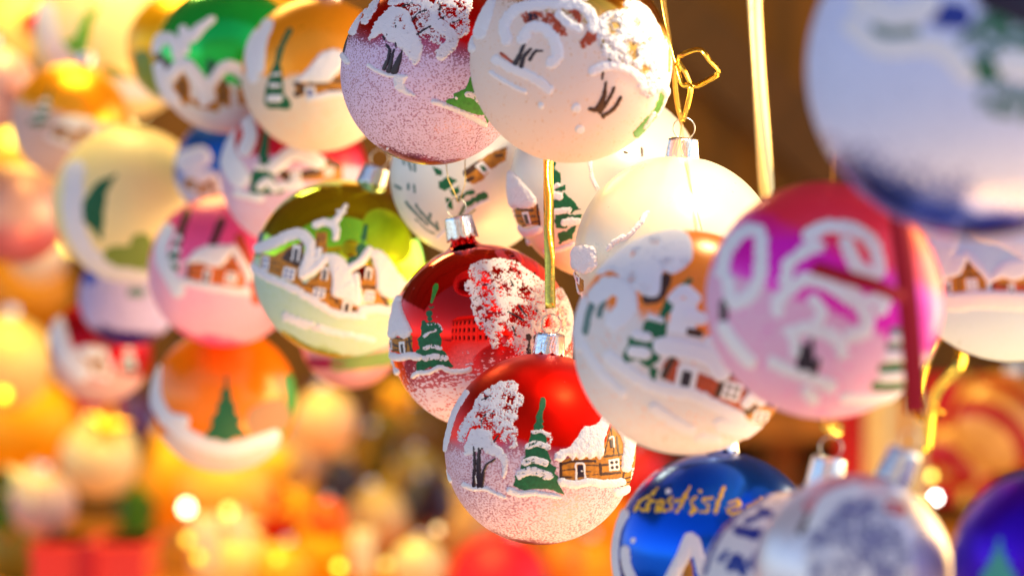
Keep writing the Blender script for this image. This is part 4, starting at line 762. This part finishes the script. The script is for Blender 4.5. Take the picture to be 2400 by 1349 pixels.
b = back_ball(690, 410, 173, 1.52, 'red and lilac bauble with a tall fir tree, tucked behind the lime bauble',
    lambda b: ball_mat('crimson_lilac', (.80, .01, .03), .3, .7, b.R, b.axis, frost=.25, scale=900, soft=.1, fcol=(.72, .50, .70)), (.1, 1), step=2.2,
    extra=[('painted_fir', [K1.S([(710, 780), (700, 880)], 26, GREENP, z=5, wend=50), K1.G([(700, 870), (730, 930), (760, 1000), (760, 1060), (820, 1110), (800, 1130), (620, 1130), (630, 1020), (680, 960), (670, 900)], GREENP, z=4), K1.S([(680, 1090), (720, 1060), (760, 1100)], 46, SNOW, h=4, z=6), K1.S([(660, 980), (730, 985)], 30, SNOW, h=3, z=6, lace=.2)]),
        ('painted_cottage', [K1.G([(790, 1000), (1000, 1000), (1060, 920), (1150, 960), (1150, 1060), (790, 1050)], OCHRE, z=2), K1.S([(800, 1010), (840, 1040)], 40, BROWNP, z=3), K1.S([(930, 1020), (1010, 1000)], 44, BROWNP, z=3, lace=.2), K1.S([(1050, 940), (1130, 970)], 40, BROWNP, z=3, lace=.3)] + K1.win(880, 1030, 60, 56, BLUEP, 0) + K1.win(1070, 1005, 50, 50, BROWNP, 0)),
        ('cottage_snow', [K1.S([(760, 980), (860, 900), (960, 920), (1010, 950)], 80, SNOW, h=6, z=4), K1.S([(790, 1090), (900, 1080)], 40, SNOW, h=3, z=4), K1.S([(480, 720), (470, 860), (510, 960), (560, 1040)], 120, SNOW, h=3, z=2, lace=.35, ls=10), K1.S([(600, 700), (620, 800), (590, 880)], 80, SNOW, h=3, z=2, lace=.35, ls=10), K1.S([(540, 1130), (680, 1160)], 40, SNOW, h=3, z=3)])])
back_ball(526, 634, 178, 1.58, 'hot pink bauble with orange log cottage and thin fir, left of the lime bauble',
    lambda b: ball_mat('hot_pink_satin', (1.0, .09, .30), .32, .12, b.R, b.axis, frost=.10, scale=900, soft=.12, fcol=(.98, .46, .62), bottom=-.93), (.16, 1), step=2.6,
    firs=[(400, 640, 130, .25, .16)], cots=[(440, 655, 130, .18, simple('orange_paint', (.72, .14, .01), .5))],
    extra=[('painted_snow', [I.S([(395, 540), (380, 600), (420, 680)], 30, SNOW, h=2, z=2, lace=.4, ls=10)]), ('painted_branch', [I.S([(560, 560), (590, 640), (600, 700)], 22, RUST, z=2)]), ('painted_trunk', [I.S([(520, 520), (500, 570)], 16, BROWNP, z=3, lace=.2), I.S([(440, 500), (410, 600)], 16, BROWNP, z=2, lace=.4)])])
back_ball(526, 936, 170, 1.625, 'glossy orange bauble with one broad fir tree, below the hot pink bauble',
    lambda b: ball_mat('orange_gloss', (1.0, .22, .0), .22, .1, b.R, b.axis, frost=-.45, scale=700, soft=.14, fcol=(.78, .62, .60)), (.1, 1), step=3,
    firs=[(530, 1030, 150, 0, .36, GREENP, False)], extra=[('painted_snow', [I.S([(362, 860), (365, 930), (400, 985), (460, 1030), (540, 1050), (640, 1020)], 32, SNOW, h=3, z=2), I.S([(390, 980), (430, 985)], 30, SNOW, h=3, z=2), I.S([(615, 985), (640, 975)], 76, simple('tan_paint', (.42, .22, .12), .7), z=4)]), ('painted_branch', [I.S([(675, 890), (680, 950), (650, 1020)], 26, GREENL, z=3)])])
back_ball(530, 395, 122, 1.69, 'small cobalt blue bauble with snowy cottage, behind the emerald and pink ones',
    lambda b: ball_mat('cobalt_back', (.01, .12, .60), .3, .6, b.R, b.axis, frost=-.2, scale=700, soft=.12, fcol=(.45, .50, .80)), (.1, 1), cots=[(430, 440, 80, .35)], extra=[('painted_snow', [I.S([(440, 380), (470, 370)], 50, SNOW, h=4, z=5)])])
back_ball(306, 478, 182, 1.75, 'large cream yellow bauble with two green fir trees, left of the hot pink one',
    lambda b: ball_mat('cream_yellow', (1.0, .82, .38), .4, .0, b.R, b.axis), (.2, 1), extra=[('painted_fir', [I.G([(275, 410), (250, 450), (245, 500), (240, 560), (215, 530), (190, 510), (200, 470), (230, 430)], GREENP, z=3, rough=2)]), ('painted_fir', [I.S([(270, 600), (310, 600), (350, 620)], 50, simple('olive_paint', (.22, .30, .04), .5), z=3), I.S([(330, 570), (345, 640)], 50, simple('olive_paint', (.22, .30, .04), .5), z=3)]),
        ('painted_snow', [I.S([(180, 400), (175, 500), (200, 580), (260, 640), (330, 650)], 44, SNOW, h=1.5, z=2, rough=4, lace=.3, ls=12)])])
back_ball(165, 285, 137, 1.86, 'dusky lilac bauble with amber band and blurred fir, at the upper left edge',
    lambda b: ball_mat('amber_lilac', (.98, .40, .01), .3, .6, b.R, b.axis, frost=.2, scale=600, soft=.14, fcol=(.66, .46, .46)), (.25, 1), firs=[(90, 295, 90, .35, .25)], cots=[(125, 320, 90, .35)])
back_ball(272, 92, 192, 1.97, 'pale yellow bauble with bright green fir, biggest one in the top left corner',
    lambda b: ball_mat('pale_yellow', (.95, .80, .40), .45, .15, b.R, b.axis), (0, 1), extra=[('painted_fir', [I.G([(235, 20), (215, 60), (208, 100), (210, 150), (190, 140), (150, 100), (180, 90), (200, 40)], simple('leaf_green_paint', (.10, .42, .01), .5), z=3, rough=2), I.S([(255, 170), (290, 190)], 34, simple('olive_paint', (.22, .30, .04), .5), z=3, lace=.3)]),
        ('painted_snow', [I.S([(110, 30), (130, 110), (190, 170), (260, 200), (330, 210)], 44, SNOW, h=1.5, z=2, rough=4, lace=.3, ls=12)])])
back_ball(432, 112, 134, 1.79, 'amber yellow bauble with green band, peeking out left of the emerald bauble',
    lambda b: ball_mat('amber_yellow', (1.0, .48, .0), .3, .5, b.R, b.axis), (0, 1), extra=[('painted_fir', [I.S([(335, 140), (345, 190), (365, 225)], 44, simple('olive_green_paint', (.18, .28, .06), .5), z=3)]), ('painted_snow', [I.S([(350, 235), (400, 245)], 30, SNOW, h=3, z=3)])])
back_ball(302, 696, 116, 1.85, 'lavender bauble with navy foot, below the cream yellow bauble',
    lambda b: ball_mat('navy_lavender', (.05, .0, .22), .3, .5, b.R, b.axis, frost=.6, bottom=-.72, scale=600, soft=.1, fcol=(.52, .44, .76)), (.1, 1), extra=[('painted_mark', [I.S([(205, 610), (212, 650)], 34, simple('royal_paint', (.03, .06, .50), .5), z=3), I.S([(310, 685), (330, 685)], 20, GREYP, z=3, lace=.3)])])
back_ball(236, 820, 122, 1.93, 'dark red bauble with snowy cottage and fir, low at the left under the lavender one',
    lambda b: ball_mat('dark_red_back', (.55, .0, .01), .3, .7, b.R, b.axis, frost=-.3, scale=600, soft=.12, fcol=(.74, .42, .40)), (.2, 1), firs=[(300, 870, 80, 0, .3, GREYP)], cots=[(170, 850, 80, .4)], extra=[('painted_snow', [I.S([(130, 760), (150, 820), (190, 870)], 44, SNOW, h=4, z=3)])])
back_ball(40, 500, 118, 1.97, 'dusty salmon bauble with rose foot, cut by the left edge',
    lambda b: ball_mat('salmon_back', (.72, .40, .34), .4, .3, b.R, b.axis, col2=(.72, .16, .18), split=-.3, splitw=.4), (0, 1))
back_ball(-12, 205, 98, 1.91, 'rosy lilac bauble, only its right flank showing at the upper left edge',
    lambda b: ball_mat('rosy_back', (.72, .42, .42), .4, .3, b.R, b.axis), (0, 1))
back_ball(822, 792, 118, 1.56, 'rose pink bauble with dark red and green stripes, peeking out under the lime bauble',
    lambda b: ball_mat('rose_back', (.85, .35, .38), .35, .4, b.R, b.axis), (0, 1), extra=[('painted_stripe', [I.S([(730, 850), (800, 850)], 22, simple('wine_paint', (.30, .0, .05), .5), z=3), I.S([(790, 850), (860, 845), (920, 835)], 34, simple('olive_green_paint', (.18, .28, .06), .5), z=3)])])

# ================================================================== RIBBONS AND STRINGS
strings(b6, .004, .9, 'thin gold string rising from the lime green bauble'); strings(cobalt, -.133, .9, 'thin gold string rising from the cobalt bauble with handwriting')
strings(swirl, .0, .9, 'thin gold string rising from the swirl bauble behind the magenta one'); strings(b3, .0, .9, 'thin gold string of the white fir bauble'); strings(b5, .0, .9, 'thin gold string of the soft white bauble')
strings(b7, .0, .9, 'thin gold string of the lilac and red bauble'); strings(ball8, .0, .9, 'thin gold string of the cream frosted bauble'); strings(magenta, .01, .9, 'thin gold string of the magenta bauble')
strings(bigblue, .0, .9, 'thin gold string of the very large pale blue bauble'); strings(teal, .0, .9, 'thin gold string of the teal white bauble')
for q in hung: strings(q, .0, 1.0, 'thin gold string holding the ' + q.root['label'].split(' with ')[0].split(',')[0], r=.0005)
rt = Vector(P(1292, 726, 1.163))
ribbon('hanging_ribbon', [P(1283, 300, 1.19), P(1285, 372, 1.185), P(1286, 480, 1.178), P(1288, 600, 1.17), P(1290, 722, 1.163)], 24.5*U*1.17, GOLDR, 'narrow shiny gold ribbon running straight down to the matte red bauble', 'ribbons', twist=lambda t: .28*math.sin(t*5)+.16*math.sin(t*21+1))
ribbon('hanging_ribbon', [P(1766, -40, 1.33), P(1776, 120, 1.33), P(1786, 280, 1.33), P(1795, 425, 1.33), P(1797, 470, 1.33)], 36*U*1.33, simple('champagne_ribbon', (.92, .70, .36), .35, 1.0, bump=.6, bscale=90), 'broad blurred gold ribbon hanging against the brown wall', 'ribbons', twist=lambda t: .5*math.sin(t*4+.5))
ribbon('hanging_ribbon', [P(2095, 430, .90), P(2112, 560, .885), P(2128, 700, .875), P(2140, 850, .87), P(2146, 968, .872)], 50*U*.88, REDR, 'dark red ribbon falling down to the silver glitter bauble', 'ribbons', twist=lambda t: .35-.2*t)
ribbon('ribbon_tail', [P(1905, 625, .866), P(1985, 650, .862), P(2060, 672, .862), P(2120, 700, .868)], 34*U*.88, REDR, 'short red ribbon tail lying across the magenta bauble', 'ribbons', nrm=Vector((0, -1, .3)))
ribbon('ribbon_knot', [P(1925, 975, .955), P(1940, 1000, .95), P(1962, 1010, .955), P(1965, 990, .962)], 22*U*.96, GOLDR, 'small bright gold ribbon knot through the ring of the swirl bauble', 'ribbons', nrm=Vector((0, -1, .4)))
ribbon('ribbon_loop', [P(2205, 960, 1.5), P(2160, 985, 1.52), P(2150, 900, 1.55), P(2190, 800, 1.55), P(2240, 790, 1.52), P(2250, 850, 1.5), P(2190, 930, 1.5), P(2170, 1060, 1.5)], 26*U*1.5, GOLDR, 'curled gold ribbon loop right of the red ribbon, out of focus', 'ribbons', nrm=Vector((.3, -1, .3)))
# gold bow above the ivory bauble
bow = thing('ribbon_bow', P(1605, 290, 1.165), 'crumpled shiny gold bow above the silver cap of the ivory bauble', 'bow', 'ribbons')
def bowpart(nm, pts, w, nrm):
    o = ribbon(nm, [p-bow.location for p in pts], w, GOLDR, None, nrm=nrm); o.parent = bow
    for k in ('category', 'label', 'group'):
        if k in o: del o[k]
bowpart('bow_loop', [P(1585, 150, 1.165), P(1600, 128, 1.16), P(1640, 116, 1.155), P(1662, 140, 1.155), P(1684, 168, 1.16), P(1655, 190, 1.165), P(1625, 200, 1.168), P(1606, 170, 1.165), P(1588, 140, 1.165)], 15*U*1.16, Vector((.5, -1, .5)))
bowpart('bow_tail', [P(1585, 150, 1.165), P(1598, 195, 1.162), P(1618, 205, 1.16), P(1612, 245, 1.16), P(1600, 285, 1.163)], 14*U*1.16, Vector((.5, -1, 0)))
bowpart('bow_tail', [P(1582, 150, 1.167), P(1582, 200, 1.167), P(1588, 250, 1.167), P(1598, 285, 1.165)], 12*U*1.16, Vector((-.3, -1, 0)))
bowpart('bow_cord', [P(1540, -60, 1.17), P(1556, 40, 1.17), P(1575, 120, 1.167), P(1584, 150, 1.166)], 5*U*1.16, Vector((.2, -1, 0)))
# thin strings of the two baubles in the middle
o = mesh('hanging_string', *join([tube([P(1044, 372, 1.238), P(1050, 420, 1.236), P(1070, 462, 1.235), P(1074, 475, 1.235)], .00022, 6), tube([P(1090, 372, 1.238), P(1090, 430, 1.236), P(1078, 470, 1.235)], .00022, 6)]), GOLDS)
tag(o, 'fine looped gold string holding the shiny red bauble', 'string')
o = mesh('hanging_string', *tube([P(1598, 288, 1.163), P(1592, 330, 1.125), P(1600, 365, 1.12), P(1620, 440, 1.115), P(1645, 540, 1.112)], .00018, 6), GOLDS); tag(o, 'loose hair thin gold thread trailing over the ivory bauble', 'thread')

# ================================================================== BACKGROUND GOODS ON THE COUNTER
GB = 'blurred baubles heaped on the counter behind'
def far_ball(px, py, r, d, col, label, metal=.15, rough=.5, frost=None, fcol=(.8, .7, .6)):
    d *= 1.3
    b = Ball(px, py, r, d, label, (random.uniform(-.3, .3), 1), 0, (1.0, 1.2), GB, step=4, seg=48, ring=False)
    key = 'far_%02d%02d%02d' % tuple(int(v*99) for v in col)
    b.glass(ball_mat(key, col, rough, metal, b.R, b.axis, frost=frost, fcol=fcol, scale=500))
    return b
AMB = (1.0, .48, .0)
far = [(62, 1000, 120, 2.32, AMB, 'amber yellow bauble low at the far left edge'), (232, 1075, 92, 2.22, (.86, .74, .42), 'pale straw bauble beneath the dark red cottage bauble'),
 (205, 962, 80, 2.42, (.38, .0, .02), 'wine red bauble half hidden under the dark red cottage bauble'), (298, 985, 66, 2.5, (.06, .02, .22), 'dusky navy bauble right of the wine red one'),
 (100, 1180, 78, 2.1, (.62, .42, .42), 'lilac brown bauble near the lower left corner'), (318, 1195, 48, 2.45, (.03, .12, .02), 'dark green bauble between amber and orange ones'),
 (395, 1120, 120, 2.55, (1.0, .50, .02), 'bright amber bauble left below the orange fir bauble'), (360, 1040, 62, 2.7, (.75, .12, .01), 'rust orange bauble left of the orange fir bauble'),
 (530, 1150, 112, 2.35, (.98, .60, .10), 'honey yellow bauble directly under the orange fir bauble'), (630, 1215, 84, 2.6, (.62, .02, .0), 'red orange bauble right of the honey yellow one'),
 (690, 1090, 86, 2.7, (.52, .30, .24), 'salmon bauble right of the orange fir bauble'), (780, 1010, 84, 2.8, (.10, .05, .10), 'dark plum bauble in the middle distance'),
 (880, 1095, 88, 2.75, (.24, .12, .02), 'bronze bauble in the middle distance'), (955, 1010, 70, 2.9, (.16, .09, .03), 'brown bauble just left of the red baubles'),
 (1000, 1180, 66, 2.5, (.05, .06, .16), 'slate blue bauble left of the matte red one'), (880, 1215, 76, 2.4, (.66, .50, .28), 'beige bauble low in the middle'),
 (765, 1215, 46, 2.1, (1.0, .14, .0), 'small glowing red orange bauble'), (760, 1300, 84, 2.5, AMB, 'amber bauble at the bottom edge left of the middle'),
 (980, 1325, 64, 2.2, (.92, .80, .50), 'cream bauble at the bottom edge in the middle'), (560, 1330, 92, 2.25, (.95, .74, .30), 'straw yellow bauble at the bottom edge'),
 (1170, 1370, 120, 2.3, (.85, .01, .06), 'crimson bauble under the matte red one'), (1405, 1345, 90, 2.6, (.95, .34, .02), 'orange bauble at the bottom edge right of the matte red one'),
 (1470, 1230, 96, 2.9, (.95, .34, .02), 'orange bauble between the matte red and cobalt baubles'), (1085, 1235, 80, 2.75, (.62, .36, .20), 'copper orange bauble left under the matte red one'),
 (1500, 1110, 70, 2.85, (.80, .02, .05), 'crimson bauble right beside the painted cottages'), (460, 1240, 74, 2.8, (.95, .50, .10), 'apricot bauble in the lower left heap'),
 (40, 1290, 84, 2.4, (.24, .22, .02), 'olive bauble in the lower left corner'), (660, 1340, 70, 2.15, (.96, .52, .02), 'golden bauble at the bottom edge between straw and amber ones'),
 (150, 830, 96, 2.7, (.28, .12, .02), 'brown bauble at the left under the salmon one'), (60, 690, 110, 2.5, (.50, .20, .0), 'dark amber bauble at the left edge below the salmon one'),
 (15, 850, 110, 2.2, (.90, .66, .26), 'straw coloured bauble at the left edge above the amber one'), (90, 600, 66, 2.2, (.66, .52, .46), 'greyish rose bauble at the left edge'),
 (100, 440, 66, 2.25, (1., .72, .12), 'golden bauble at the left between salmon and lilac ones'), (20, 350, 84, 2.3, (.98, .66, .10), 'yellow bauble at the left edge below the rosy lilac one'), (40, 60, 90, 2.3, (.98, .76, .26), 'straw yellow bauble in the top left corner'),
 (80, 55, 34, 2.05, (.85, .01, .0), 'tiny bright red bauble in the top left corner'), (640, 20, 100, 1.95, (.95, .42, .0), 'amber bauble behind the emerald bauble at the top'), (760, 985, 76, 2.35, (.88, .62, .34), 'peach bauble under the rose striped one'),
 (980, 1110, 58, 2.6, (.30, .24, .10), 'old gold bauble left of the matte red one'), (640, 1090, 50, 2.45, (.98, .60, .04), 'yellow bauble right of the orange fir bauble')]
for a in far: far_ball(*a[:5], a[5])
# striped red and cream baubles at the lower right
def stripe_mat(name, c1, c2, n=6):
    m, t, b = mk(name); N, L = t.nodes, t.links
    tc = N.new('ShaderNodeTexCoord'); w = N.new('ShaderNodeTexWave'); w.wave_type = 'BANDS'; w.bands_direction = 'DIAGONAL'; w.inputs['Scale'].default_value = n; w.inputs['Distortion'].default_value = .6
    r = N.new('ShaderNodeValToRGB'); r.color_ramp.interpolation = 'EASE'; r.color_ramp.elements[0].position = .42; r.color_ramp.elements[1].position = .58
    r.color_ramp.elements[0].color = (*c1, 1); r.color_ramp.elements[1].color = (*c2, 1)
    L.new(tc.outputs['Object'], w.inputs['Vector']); L.new(w.outputs['Fac'], r.inputs[0]); L.new(r.outputs[0], b.inputs['Base Color']); b.inputs['Roughness'].default_value = .3; return m
ST = stripe_mat('candy_stripes', (.45, .0, .0), (.80, .36, .08), 15)
for px, py, r, d, lb in ((2350, 990, 120, 1.9, 'red and cream candy striped bauble at the right edge above the violet one'), (2250, 1060, 84, 2.0, 'red and orange candy striped bauble left of the violet one')):
    d *= 1.25
    b = Ball(px, py, r, d, lb, (.2, 1), 0, (1.0, 1.2), 'striped baubles', seg=64, ring=False); b.glass(ST)
def gift(px, py, w, h, d, m, rm, label, depth=.08, rot=0):
    d *= 1.3; c0 = P(px, py, d); r = thing('gift_box', c0, label, 'gift box', 'gift boxes behind the baubles'); r.rotation_euler = (0, 0, rot)
    W_, H_ = w*U*d, h*U*d
    bevel(mesh('box', *box(0, depth/2, H_/2, W_, depth, H_), m, r, smooth=False), .003)
    bevel(mesh('lid', *box(0, depth/2, H_*.9, W_*1.05, depth*1.05, H_*.2), m, r, smooth=False), .003)
    mesh('ribbon_band', *box(0, depth/2, H_*.5, W_*.16, depth*1.09, H_*1.03), rm, r, smooth=False)
RB = simple('red_paper', (.55, .0, .006), .35); RB2 = simple('scarlet_paper', (.85, .03, .02), .4); CR = simple('cream_paper', (.85, .62, .30), .5)
gift(205, 1375, 270, 100, 2.0, RB2, RB, 'flat scarlet gift box at the bottom edge on the left', .12)
gift(2035, 1180, 110, 230, 2.2, RB, CR, 'dark red gift box standing behind the gold cap')
gift(2120, 1190, 110, 260, 2.05, CR, GOLDR, 'cream gift box standing between the two red ones')
gift(2262, 1180, 150, 300, 2.35, RB, GOLDR, 'tall dark red gift box behind the striped baubles')
# carved wooden figures on the counter
def figurine(px, py, h, d, body, hat, label):
    d *= 1.3; r = thing('wooden_figurine', P(px, py, d), label, 'figurine', 'carved wooden figurines on the counter'); H = h*U*d
    mesh('base', *lathe([(1e-5, 0), (.2*H, 0), (.2*H, .05*H), (1e-5, .05*H)], 24), SHELFW, r)
    mesh('body', *lathe([(.15*H, .05*H), (.17*H, .15*H), (.12*H, .42*H), (.14*H, .58*H), (.06*H, .66*H), (1e-5, .66*H)], 24), body, r)
    mesh('head', *lathe([(1e-5, .63*H), (.07*H, .66*H), (.09*H, .73*H), (.07*H, .80*H), (1e-5, .83*H)], 24), CR, r)
    mesh('hat', *lathe([(.11*H, .78*H), (.10*H, .80*H), (.07*H, .84*H), (.06*H, 1.0*H), (1e-5, 1.02*H)], 24), hat, r)
    for s in (-1, 1): mesh('arm', *tube([Vector((s*.13*H, 0, .56*H)), Vector((s*.19*H, -.02*H, .42*H)), Vector((s*.13*H, -.08*H, .34*H))], .035*H, 8), body, r)
NV = simple('navy_wood', (.02, .02, .09), .5); GN = simple('green_wood', (.03, .16, .03), .5)
figurine(800, 1240, 250, 2.5, NV, simple('black_wood', (.02, .015, .02), .5), 'dark figurine with navy body standing left of the beige bauble')
figurine(930, 1235, 200, 2.62, simple('olive_wood', (.40, .28, .04), .5), NV, 'olive figurine with navy hat in the middle distance')
figurine(330, 1300, 220, 2.7, GN, RB, 'green figurine with red hat behind the scarlet gift box')
figurine(1040, 1300, 180, 2.9, RB2, NV, 'red figurine behind the cream bauble left of the matte red one')
# glowing beads added to imitate bright highlights blurred into discs
def glint(px, py, d, rpx, col, power, k=[0]):
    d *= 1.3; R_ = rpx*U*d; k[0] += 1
    key = 'glint_glow_%d' % k[0]; m = simple(key, col, .5, emit=power*.6)
    r = thing('glint_bead', P(px, py, d), None, 'fairy light', 'added glowing beads that imitate blurred highlights')
    mesh('glow_bead', *lathe([(1e-5, -R_), (R_*.7, -R_*.7), (R_, 0), (R_*.75, R_*.7), (R_*.4, R_*1.1)], 16), m, r)
    mesh('bead_stub', *lathe([(R_*.42, R_), (R_*.45, R_*1.8), (1e-5, R_*1.85)], 12), GN, r)
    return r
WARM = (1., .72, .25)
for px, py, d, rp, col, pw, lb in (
    (437, 1190, 2.1, 12, (1, .85, .45), 14, 'largest and brightest pale yellow glint under the orange fir bauble'), (536, 1198, 2.2, 11, (1, .75, .15), 5, 'yellow glint right of the brightest one'), (440, 1264, 2.0, 10, (1, .62, .05), 4, 'amber glint directly below the brightest one'),
    (466, 1305, 2.0, 10, (1, .6, .02), 4, 'amber glint at the bottom beside the straw yellow bauble'), (650, 1308, 2.0, 9, (1, .6, .05), 3, 'amber glint above the golden bauble at the bottom edge'), (795, 1328, 2.0, 10, (1, .75, .05), 5, 'lemon glint over the amber bauble at the bottom edge'),
    (905, 1322, 2.0, 10, (.9, .7, .15), 2, 'dim golden glint left of the cream bauble'), (8, 925, 2.1, 12, (1, .75, .02), 6, 'yellow glint at the far left edge'), (1026, 1240, 1.9, 9, (.9, .65, .3), 3, 'dim golden glint left under the matte red bauble'),
    (2183, 1115, 1.7, 9, (1, .8, .12), 5, 'golden glint above the white one near the lower right'), (2193, 1166, 1.6, 10, (1, .88, .75), 22, 'white hot glint left of the violet bauble'), (2160, 1180, 1.75, 10, (1, .7, .2), 3, 'dull golden glint left of the white hot one'), (2198, 1266, 1.7, 10, (1, .66, .15), 4, 'golden glint low beside the violet bauble'),
    (85, 432, 2.1, 13, (1, .8, .3), 6, 'yellow glint left of the cream yellow bauble'), (145, 460, 2.1, 13, (1, .82, .4), 7, 'pale glint touching the cream yellow bauble'), (150, 575, 2.3, 22, (1, .72, .1), 5, 'broad yellow glint left of the two fir trees'), (30, 325, 2.2, 18, (1, .75, .1), 4, 'yellow glint low at the upper left edge'),
    (330, 250, 2.2, 22, (1, .85, .35), 4, 'soft yellow glint between emerald and lilac baubles'), (300, 310, 2.25, 18, (1, .8, .35), 3, 'soft pale glint above the cream yellow bauble')):
    f = glint(px, py, d, rp, col, pw); f['label'] = lb

# stars, felt trees and candles among the goods
def star(px, py, r, d, m, label, rot=0):
    R_ = r*U*d; pts = [(math.sin(k*math.pi/5+rot)*R_*(1 if k % 2 == 0 else .45), math.cos(k*math.pi/5+rot)*R_*(1 if k % 2 == 0 else .45)) for k in range(10)]
    V = [(x, -.004, z) for x, z in pts]+[(x, .004, z) for x, z in pts]+[(0, -.014, 0), (0, .014, 0)]
    F = [(k, (k+1) % 10, 20) for k in range(10)]+[((k+1) % 10+10, k+10, 21) for k in range(10)]+[(k+10, (k+1) % 10+10, (k+1) % 10, k) for k in range(10)]
    o = mesh('star_ornament', V, F, m, smooth=False); o.location = P(px, py, d); tag(o, label, 'star', 'stars among the goods'); return o
def felt_tree(px, py, h, d, m, label):
    r = thing('felt_tree', P(px, py, d), label, 'decoration', 'felt trees on the counter'); H = h*U*d
    mesh('trunk', *lathe([(1e-5, 0), (.06*H, 0), (.06*H, .2*H), (1e-5, .2*H)], 16), SHELFW, r)
    pr = []
    for k in range(4):
        z0 = .16+k*.2; pr += [((.34-.075*k)*H, z0*H), ((.15-.03*k)*H, (z0+.2)*H)]
    mesh('crown', *lathe([(1e-5, .16*H)]+pr+[(1e-5, 1.0*H)], 24), m, r)
def candle(px, py, h, d, m, label):
    r = thing('candle', P(px, py, d), label, 'candle', 'candles on the counter'); H = h*U*d
    mesh('wax_body', *lathe([(1e-5, 0), (.24*H, 0), (.24*H, .9*H), (.2*H, .93*H), (.1*H, .88*H), (1e-5, .88*H)], 28), m, r)
    mesh('wick', *tube([(0, 0, .86*H), (.004, 0, 1.02*H)], .0012, 6), DARKP, r)
GOLDP = simple('gold_paper', (.95, .50, .03), .4, .5); LEAF = simple('leaf_felt', (.05, .22, .01), .9); IVY = simple('ivory_wax', (.92, .78, .46), .5); PLUM = simple('plum_felt', (.08, .02, .09), .9)
star(250, 1000, 60, 2.75, GOLDP, 'gold star between the wine red and straw baubles', .2); star(700, 1180, 70, 2.9, GOLDP, 'gold star right of the red orange bauble', .5)
star(560, 1235, 56, 2.6, IVY, 'ivory star below the honey yellow bauble', .1); star(930, 930, 60, 3.3, GOLDP, 'gold star high in the brown gap left of the shiny red bauble', .3)
star(60, 1130, 60, 2.6, IVY, 'ivory star low at the left edge', .4); star(1090, 1130, 50, 3.3, IVY, 'ivory star left of the matte red bauble', .2)
felt_tree(320, 1320, 190, 2.9, LEAF, 'green felt tree right of the scarlet gift box'); felt_tree(900, 1180, 220, 3.5, simple('moss_felt', (.22, .18, .02), .9), 'moss brown felt tree in the middle distance')
felt_tree(735, 1130, 240, 3.6, PLUM, 'plum felt tree right of the salmon bauble'); felt_tree(20, 1260, 170, 2.8, LEAF, 'green felt tree in the lower left corner'); felt_tree(1010, 1240, 150, 3.2, NV, 'navy felt tree left of the matte red bauble')
candle(480, 1345, 150, 2.7, IVY, 'ivory candle under the brightest yellow glint'); candle(850, 1350, 120, 2.7, IVY, 'ivory candle at the bottom edge left of the cream bauble'); candle(1330, 1400, 150, 3.0, simple('orange_wax', (.98, .34, .04), .5), 'orange candle at the bottom edge under the matte red bauble')
